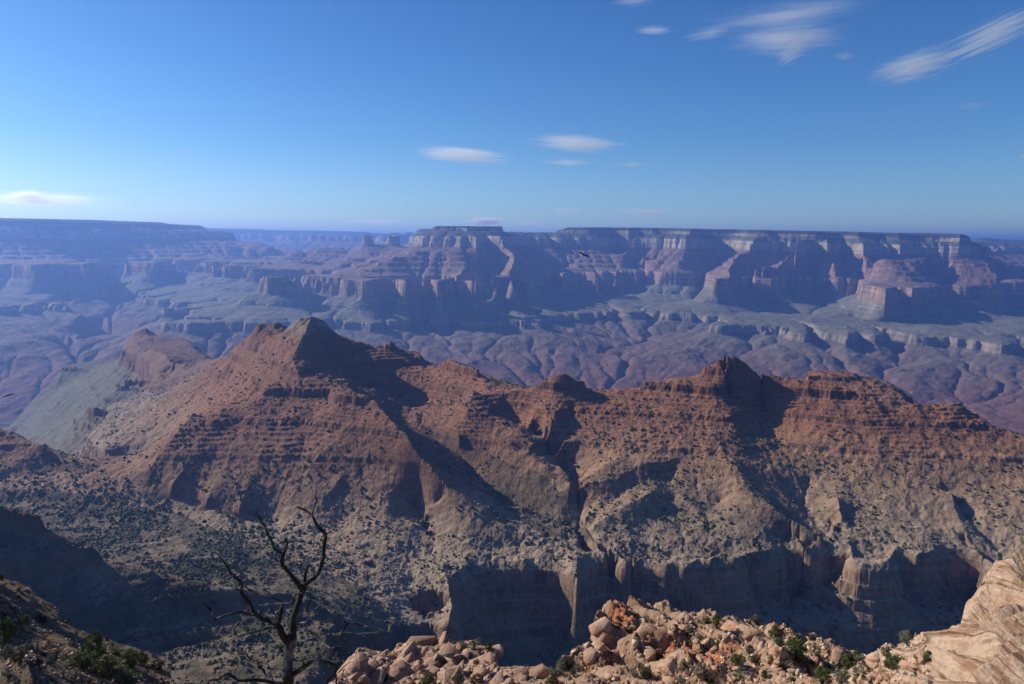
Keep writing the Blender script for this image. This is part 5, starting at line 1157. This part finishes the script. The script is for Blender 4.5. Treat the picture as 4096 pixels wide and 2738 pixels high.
# ---------------------------------------------------------------- birds
fm, ft, fp = new_mat('dark_feathers', .7); fp.inputs['Base Color'].default_value = (.012, .011, .011, 1)
def bird(u0, v0, u1, v1, depth, lab, face=1, bank=.35):
    """soaring bird: the two pixel points are its wing tips"""
    def W(u, v, d): return ((u-2048)/F*right+(1369-v)/F*up+fwd)*d
    A, B = W(u0, v0, depth), W(u1, v1, depth+.3); c = (A+B)/2; span = np.linalg.norm(B-A)
    wx = (B-A)/span; f = -right*face*.8+fwd*-.45-up*.1; f -= wx*np.dot(f, wx); f /= np.linalg.norm(f); z_ = np.cross(wx, f); z_ *= np.sign(z_ @ up)
    st = 41; co = []; fa = []
    ys = np.linspace(-1, 1, st)
    ring = 8
    for y in ys:                                   # wings and body as one skin, section by section across the span
        a = abs(y); chord = span*(.17 if a < .75 else .17*(1-(a-.75)/.25*.75)); th = span*(.012+.05*math.exp(-(a/.07)**2))
        fwdo = span*(.05-.10*max(0, a-.35)); lift = span*(.10*a**1.4)*bank
        if a < .1: chord = span*(.17+.30*math.exp(-(a/.045)**2)); fwdo += span*.06*math.exp(-(a/.045)**2)
        for k in range(ring):
            t_a = 2*math.pi*k/ring
            co.append(c+wx*y*span/2+f*(fwdo+math.cos(t_a)*chord/2-chord*.1)+z_*(lift-.03*span+math.sin(t_a)*th/2))
    for i in range(st-1):
        for k in range(ring):
            a_, b_ = i*ring+k, i*ring+(k+1) % ring; fa += [(a_, b_, b_+ring), (a_, b_+ring, a_+ring)]
    i0 = len(co); co.append(c+wx*span*-.5+z_*span*.1*bank); co.append(c+wx*span*.5+z_*span*.1*bank)
    for k in range(ring):
        fa.append(((k+1) % ring, k, i0)); fa.append(((st-1)*ring+k, (st-1)*ring+(k+1) % ring, i0+1))
    co = np.array(co); loc = c.copy()
    tag(link('bird', raw_mesh('bird', co-loc, fa, fm, True), None, loc), lab, 'bird')
bird(2316, 1008, 2356, 1027, 95, 'large black bird gliding in front of the far canyon wall, right of centre')
bird(546, 988, 571, 977, 150, 'small brownish bird soaring before the hazy wall at upper left', -1, .2)
bird(14, 1588, 57, 1575, 92, 'dark bird gliding low near the left edge, over blue shadow', 1, .2)

# ---------------------------------------------------------------- scrub and rubble on the ridges
Zm = MID[1]
vis = visible(m, Zm)
Um, Vm = to_uv(m.X, m.Y, Zm)
gx = np.gradient(Zm, axis=1)/np.maximum(1e-6, m.R*2*m.azm/(m.na-1)); gy = np.gradient(Zm, axis=0)/np.maximum(1e-6, m.R*(m.l1-m.l0)/(m.nr-1))
slope = np.hypot(gx, gy)
area = m.R**2*(2*m.azm/(m.na-1))*((m.l1-m.l0)/(m.nr-1))
inf = (Um > -150) & (Um < 4250) & (Vm < 2900) & (Vm > 1000) & (m.R > 500) & (m.R < 3200)
def sample(wgt, k, r_):
    p = wgt.ravel(); c = np.cumsum(p); s_ = np.searchsorted(c, r_.random(k)*c[-1]); s_ = np.clip(s_, 0, len(p)-1)
    x = m.X.ravel()[s_]+r_.uniform(-2, 2, k); y = m.Y.ravel()[s_]+r_.uniform(-2, 2, k)
    return x, y, ground(m, Zm, x, y), s_
def merged(co, tr, x, y, z, sx, sz, r_, tilt=0):
    k = len(x); a = r_.uniform(0, 6.28, k); ca, sa = np.cos(a), np.sin(a)
    c = co[None]*np.stack([sx, sx, sz], -1)[:, None]
    X_ = c[..., 0]*ca[:, None]-c[..., 1]*sa[:, None]; Y_ = c[..., 0]*sa[:, None]+c[..., 1]*ca[:, None]
    P = np.stack([X_+x[:, None], Y_+y[:, None], c[..., 2]+z[:, None]], -1).reshape(-1, 3)
    T = (tr[None]+(np.arange(k)*len(co))[:, None, None]).reshape(-1, 3)
    return P, T
r_ = np.random.default_rng(5)
dens = fbm(m.X, m.Y, 140, 4, 611) + .9*fbm(m.X, m.Y, 34, 3, 613)
wv_ = area*inf*(vis*1.0+.15)*np.clip(1.3-slope*1.1, .05, 1)*np.clip(.42+1.5*dens, .03, 2.2)*np.clip((1.45-m.R/2000), .25, 1)
wv_ *= 1+2.6*np.clip((1500-Um)/500, 0, 1)*np.clip((Vm-1850)/150, 0, 1)
NS = 32000
x, y, z, si = sample(wv_, NS, r_)
R_ = np.hypot(x, y); sz_ = np.clip(r_.lognormal(.78, .62, NS), .8, 8)*np.clip(R_/1500+.25, .6, 1.1)
order = np.argsort(R_/np.maximum(sz_, .1))
vis_s = vis.ravel()[si] & (Um.ravel()[si] > 0) & (Um.ravel()[si] < 4096) & (Vm.ravel()[si] < 2738)
top = [i for i in order if vis_s[i]][:300]
rest = np.setdiff1d(np.arange(NS), top)
scrub_mat = leaf_mat('scrub_foliage', (.035, .042, .02), (.085, .09, .045))
def bush(seed, k):
    q = np.random.default_rng(seed); co, tr, _ = crown(q, 1.0, .8, 16, k, .13); return co, tr
sh = [raw_mesh('pinyon_shrub', *bush(900+i, 16), scrub_mat) for i in range(6)]
for j, i in enumerate(top):
    o = link('slope_shrub', sh[j % 6], None, (x[i], y[i], z[i]-.15)); o.scale = (sz_[i], sz_[i], sz_[i]*.85); o.rotation_euler = (0, 0, r_.uniform(0, 6))
    tag(o, 'dark green scrub bush dotting the middle ridges beyond the rim', 'shrub', 'scrub on the middle ridges')
bc_ = np.array([(0, 0, 1), (.9, 0, .35), (.25, .85, .4), (-.75, .5, .35), (-.7, -.55, .4), (.3, -.85, .3), (.7, .6, -.4), (-.3, .9, -.4), (-.9, 0, -.4), (-.3, -.9, -.4), (.75, -.55, -.4)], float)*np.array([.5, .5, .55])+np.array([0, 0, .2])
bt_ = np.array([(0, 1, 2), (0, 2, 3), (0, 3, 4), (0, 4, 5), (0, 5, 1), (1, 6, 2), (2, 7, 3), (3, 8, 4), (4, 9, 5), (5, 10, 1), (2, 6, 7), (3, 7, 8), (4, 8, 9), (5, 9, 10), (1, 10, 6)])
P_, T_ = merged(bc_, bt_, x[rest], y[rest], z[rest]-.15, sz_[rest], sz_[rest]*.85, r_)
o = link('scrub', raw_mesh('scrub', P_, T_, scrub_mat)); o['kind'] = 'stuff'; o['label'] = 'dark scrub spread over the middle ridges'
# rubble
NR = 34000
wr_ = area*inf*(vis*1.0+.1)*np.clip(.35+1.5*fbm(m.X, m.Y, 90, 4, 621), .04, 2)*np.clip((Zm+640)/120, .12, 1)*np.clip((1.5-m.R/2200), .2, 1)*np.clip(2-slope*1.2, .1, 1)
x, y, z, si = sample(wr_, NR, r_)
sz_ = np.clip(r_.lognormal(.25, .5, NR), .5, 5)
ico = np.array([(0, 0, 1), (.9, 0, .35), (.25, .85, .4), (-.75, .5, .35), (-.7, -.55, .4), (.3, -.85, .3), (.7, .6, -.4), (-.3, .9, -.4), (-.9, 0, -.4), (-.3, -.9, -.4), (.75, -.55, -.4)], float)*.5
icf = np.array([(0, 1, 2), (0, 2, 3), (0, 3, 4), (0, 4, 5), (0, 5, 1), (1, 6, 2), (2, 7, 3), (3, 8, 4), (4, 9, 5), (5, 10, 1), (2, 6, 7), (3, 7, 8), (4, 8, 9), (5, 9, 10), (1, 10, 6)])
P_, T_ = merged(ico, icf, x, y, z, sz_, sz_*.75, r_)
rb, rt, rp_ = new_mat('rubble'); g_ = rt.n('ShaderNodeNewGeometry'); sp_ = rt.n('ShaderNodeSeparateXYZ'); rt.l(g_.outputs['Position'], sp_.inputs[0])
rc = strata_ramp(rt, sp_.outputs[2], -750, -200, [(-750, (.20, .155, .11)), (-600, (.26, .20, .145)), (-520, (.27, .17, .11)), (-430, (.26, .12, .07)), (-285, (.24, .11, .065)), (-265, (.30, .275, .22))])
rc = rt.mix(.75, rc, rt.ramp(g_.outputs['Random Per Island'], [(0, (.5, .5, .5)), (.7, (1.1, 1.05, 1)), (1, (1.9, 1.8, 1.65))]), 'MULTIPLY'); rt.l(rc, rp_.inputs['Base Color'])
o = link('rubble', raw_mesh('rubble', P_, T_, rb)); o['kind'] = 'stuff'; o['label'] = 'fallen rock rubble over the red and tan slopes'
print('scatter', time.time()-T0)

# ---------------------------------------------------------------- clouds
def cloud(cx, cy, w_, h_, rot, dens_, lab, dist=14000, thr=.30, stretch=(.7, 4.2), crop='S', thick=.35, seed=0, puffy=False):
    u, v = uv(crop, cx, cy); k = CROPS[crop][2]
    d = ((u-2048)/F*right+(1369-v)/F*up+fwd); d = d/np.dot(d, fwd)*dist
    sx = w_*k/F*dist/2; sz = h_*k/F*dist/2
    m_ = bpy.data.materials.new('cloud_vapour'); m_.use_nodes = True; m_.node_tree.nodes.clear(); t = NT(m_)
    o_ = t.n('ShaderNodeOutputMaterial'); vv = t.n('ShaderNodeVolumePrincipled'); vv.inputs['Color'].default_value = (1, 1, 1, 1); vv.inputs['Anisotropy'].default_value = .55
    tc = t.n('ShaderNodeTexCoord'); p = tc.outputs['Object']
    ln = t.n('ShaderNodeVectorMath', operation='LENGTH'); t.l(p, ln.inputs[0])
    q = t.n('ShaderNodeVectorMath', operation='ADD'); t.l(t.scaled(p, (stretch[0], 1.0, stretch[1])), q.inputs[0]); q.inputs[1].default_value = (seed*7.3, seed*3.1, seed*5.7)
    nn = t.noise(q.outputs[0], 1.6, 9, .68, .8)
    f = t.math('ADD', t.math('SUBTRACT', 1.0, ln.outputs['Value']), t.math('MULTIPLY', t.math('SUBTRACT', nn, .5), 2.6 if not puffy else 2.0))
    f = t.smooth(f, thr, thr+.75 if not puffy else thr+.3)
    t.l(t.math('MULTIPLY', f, dens_/(thick*sx)), vv.inputs['Density']); t.l(vv.outputs[0], o_.inputs['Volume'])
    import bmesh
    b_ = bmesh.new(); bmesh.ops.create_icosphere(b_, subdivisions=3, radius=1.0); me = bpy.data.meshes.new('cloud'); b_.to_mesh(me); b_.free(); me.materials.append(m_)
    o = link('cloud', me, None, d); tag(o, lab, 'cloud')
    rr = -math.radians(rot)
    ex = Vector(right*math.cos(rr)+up*math.sin(rr)); ez = Vector(-right*math.sin(rr)+up*math.cos(rr)); ey = Vector(fwd)
    Mx = Matrix(((ex.x*sx, ey.x*thick*sx, ez.x*sz), (ex.y*sx, ey.y*thick*sx, ez.y*sz), (ex.z*sx, ey.z*thick*sx, ez.z*sz))).to_4x4(); Mx.translation = Vector(d); o.matrix_world = Mx
    return o
C8 = 'd8'
cloud(1130, 75, 1200, 150, -7, 1.5, 'long thin cloud streak highest in the upper right sky', crop=C8, seed=1)
cloud(1120, 205, 760, 200, -3, 1.25, 'fan shaped white cloud with a pointed lower tip at upper right', crop=C8, seed=2, thr=.2)
cloud(1130, 275, 260, 140, -30, .9, 'downward pointing wisp under the fan shaped cloud', crop=C8, seed=3, thr=.25)
cloud(1780, 345, 620, 210, -14, 1.35, 'bright lower end of the slanting cloud at the right edge', crop=C8, seed=4, thr=.2)
cloud(2200, 175, 800, 220, -24, 1.4, 'feathery upper part of the slanting cloud leaving the right edge', crop=C8, seed=5, thr=.25)
cloud(410, 160, 250, 60, -1, .8, 'small oval cloud left of the streaks at upper right', crop=C8, seed=6, thr=.2)
cloud(700, 175, 340, 90, -12, .6, 'faint wisp at the left end of the long streak', crop=C8, seed=7, thr=.25)
cloud(1410, 295, 150, 60, -5, .5, 'tiny faint cloud between the two big cloud groups', crop=C8, seed=8, thr=.2)
cloud(310, 5, 280, 70, -3, .5, 'faint cloud cut by the top edge of the photo', crop=C8, seed=9, thr=.2)
cloud(2300, 575, 760, 110, 2, 1.5, 'small bright lens cloud right of centre above the horizon', crop='S', seed=10, thr=.2) if False else None
cloud(2300, 575, 440, 75, 4, 1.7, 'upper of the two bright lens clouds above the central butte', crop='S', seed=11, thr=.15)
cloud(1850, 622, 450, 78, 5, 1.7, 'lower left of the two bright lens clouds above the central butte', crop='S', seed=12, thr=.15)
cloud(2270, 650, 310, 34, 1, .8, 'faint streak below the upper lens cloud', crop='S', seed=13, thr=.2)
cloud(2525, 660, 140, 28, 1, 1.0, 'tiny streak right of the faint streak under the lens clouds', crop='S', seed=14, thr=.2)
cloud(150, 802, 720, 80, 1, 1.7, 'low white cloud bank above the left rim', crop='S', seed=15, thr=.2, dist=40000)
cloud(110, 782, 190, 55, 1, 1.2, 'puffy top of the low cloud bank at left', crop='S', seed=16, thr=.25, dist=40000, puffy=True)
cloud(1940, 885, 200, 42, 0, 2.2, 'small cumulus on the horizon above the central butte', crop='S', seed=17, thr=.2, dist=42000, puffy=True)
cloud(1500, 888, 330, 30, 0, 1.6, 'thin cumulus line on the horizon left of the central butte', crop='S', seed=18, thr=.2, dist=42000)
cloud(2120, 895, 210, 26, 0, 1.6, 'thin cloud line on the horizon right of the central butte', crop='S', seed=19, thr=.2, dist=42000)
cloud(2580, 850, 340, 44, 0, 1.1, 'pale faint cloud above the north rim', crop='S', seed=20, thr=.2, dist=42000)
cloud(2260, 843, 160, 26, 0, 1.2, 'small pale streak above the gap beside the central butte', crop='S', seed=21, thr=.2, dist=42000)
cloud(4110, 625, 120, 26, 0, .8, 'tiny cloud cut by the right edge of the photo', crop='S', seed=22, thr=.15)
cloud(3880, 425, 200, 40, -6, .3, 'very faint wisp in the right sky', crop='S', seed=23, thr=.25)
#@END@

# ---------------------------------------------------------------- haze
def box_obj(name, lo, hi, mat):
    me = bpy.data.meshes.new(name)
    v = [(x, y, z) for z in (lo[2], hi[2]) for y in (lo[1], hi[1]) for x in (lo[0], hi[0])]
    f = [(0, 2, 3, 1), (4, 5, 7, 6), (0, 1, 5, 4), (2, 6, 7, 3), (0, 4, 6, 2), (1, 3, 7, 5)]
    me.from_pydata(v, [], f); me.materials.append(mat)
    o = bpy.data.objects.new(name, me); sc.collection.objects.link(o); return o
hm = bpy.data.materials.new('haze'); hm.use_nodes = True; hm.node_tree.nodes.clear(); t = NT(hm)
ho = t.n('ShaderNodeOutputMaterial'); hv = t.n('ShaderNodeVolumePrincipled')
hv.inputs['Color'].default_value = (.24, .43, 1.0, 1); hv.inputs['Density'].default_value = 4.2e-5; hv.inputs['Anisotropy'].default_value = .42
t.l(hv.outputs[0], ho.inputs['Volume'])
hz = box_obj('haze', (-60000, -8000, -1900), (60000, 60000, 370), hm); hz['kind'] = 'stuff'; hz['label'] = 'blue air haze filling the canyon'
print('script', time.time()-T0)
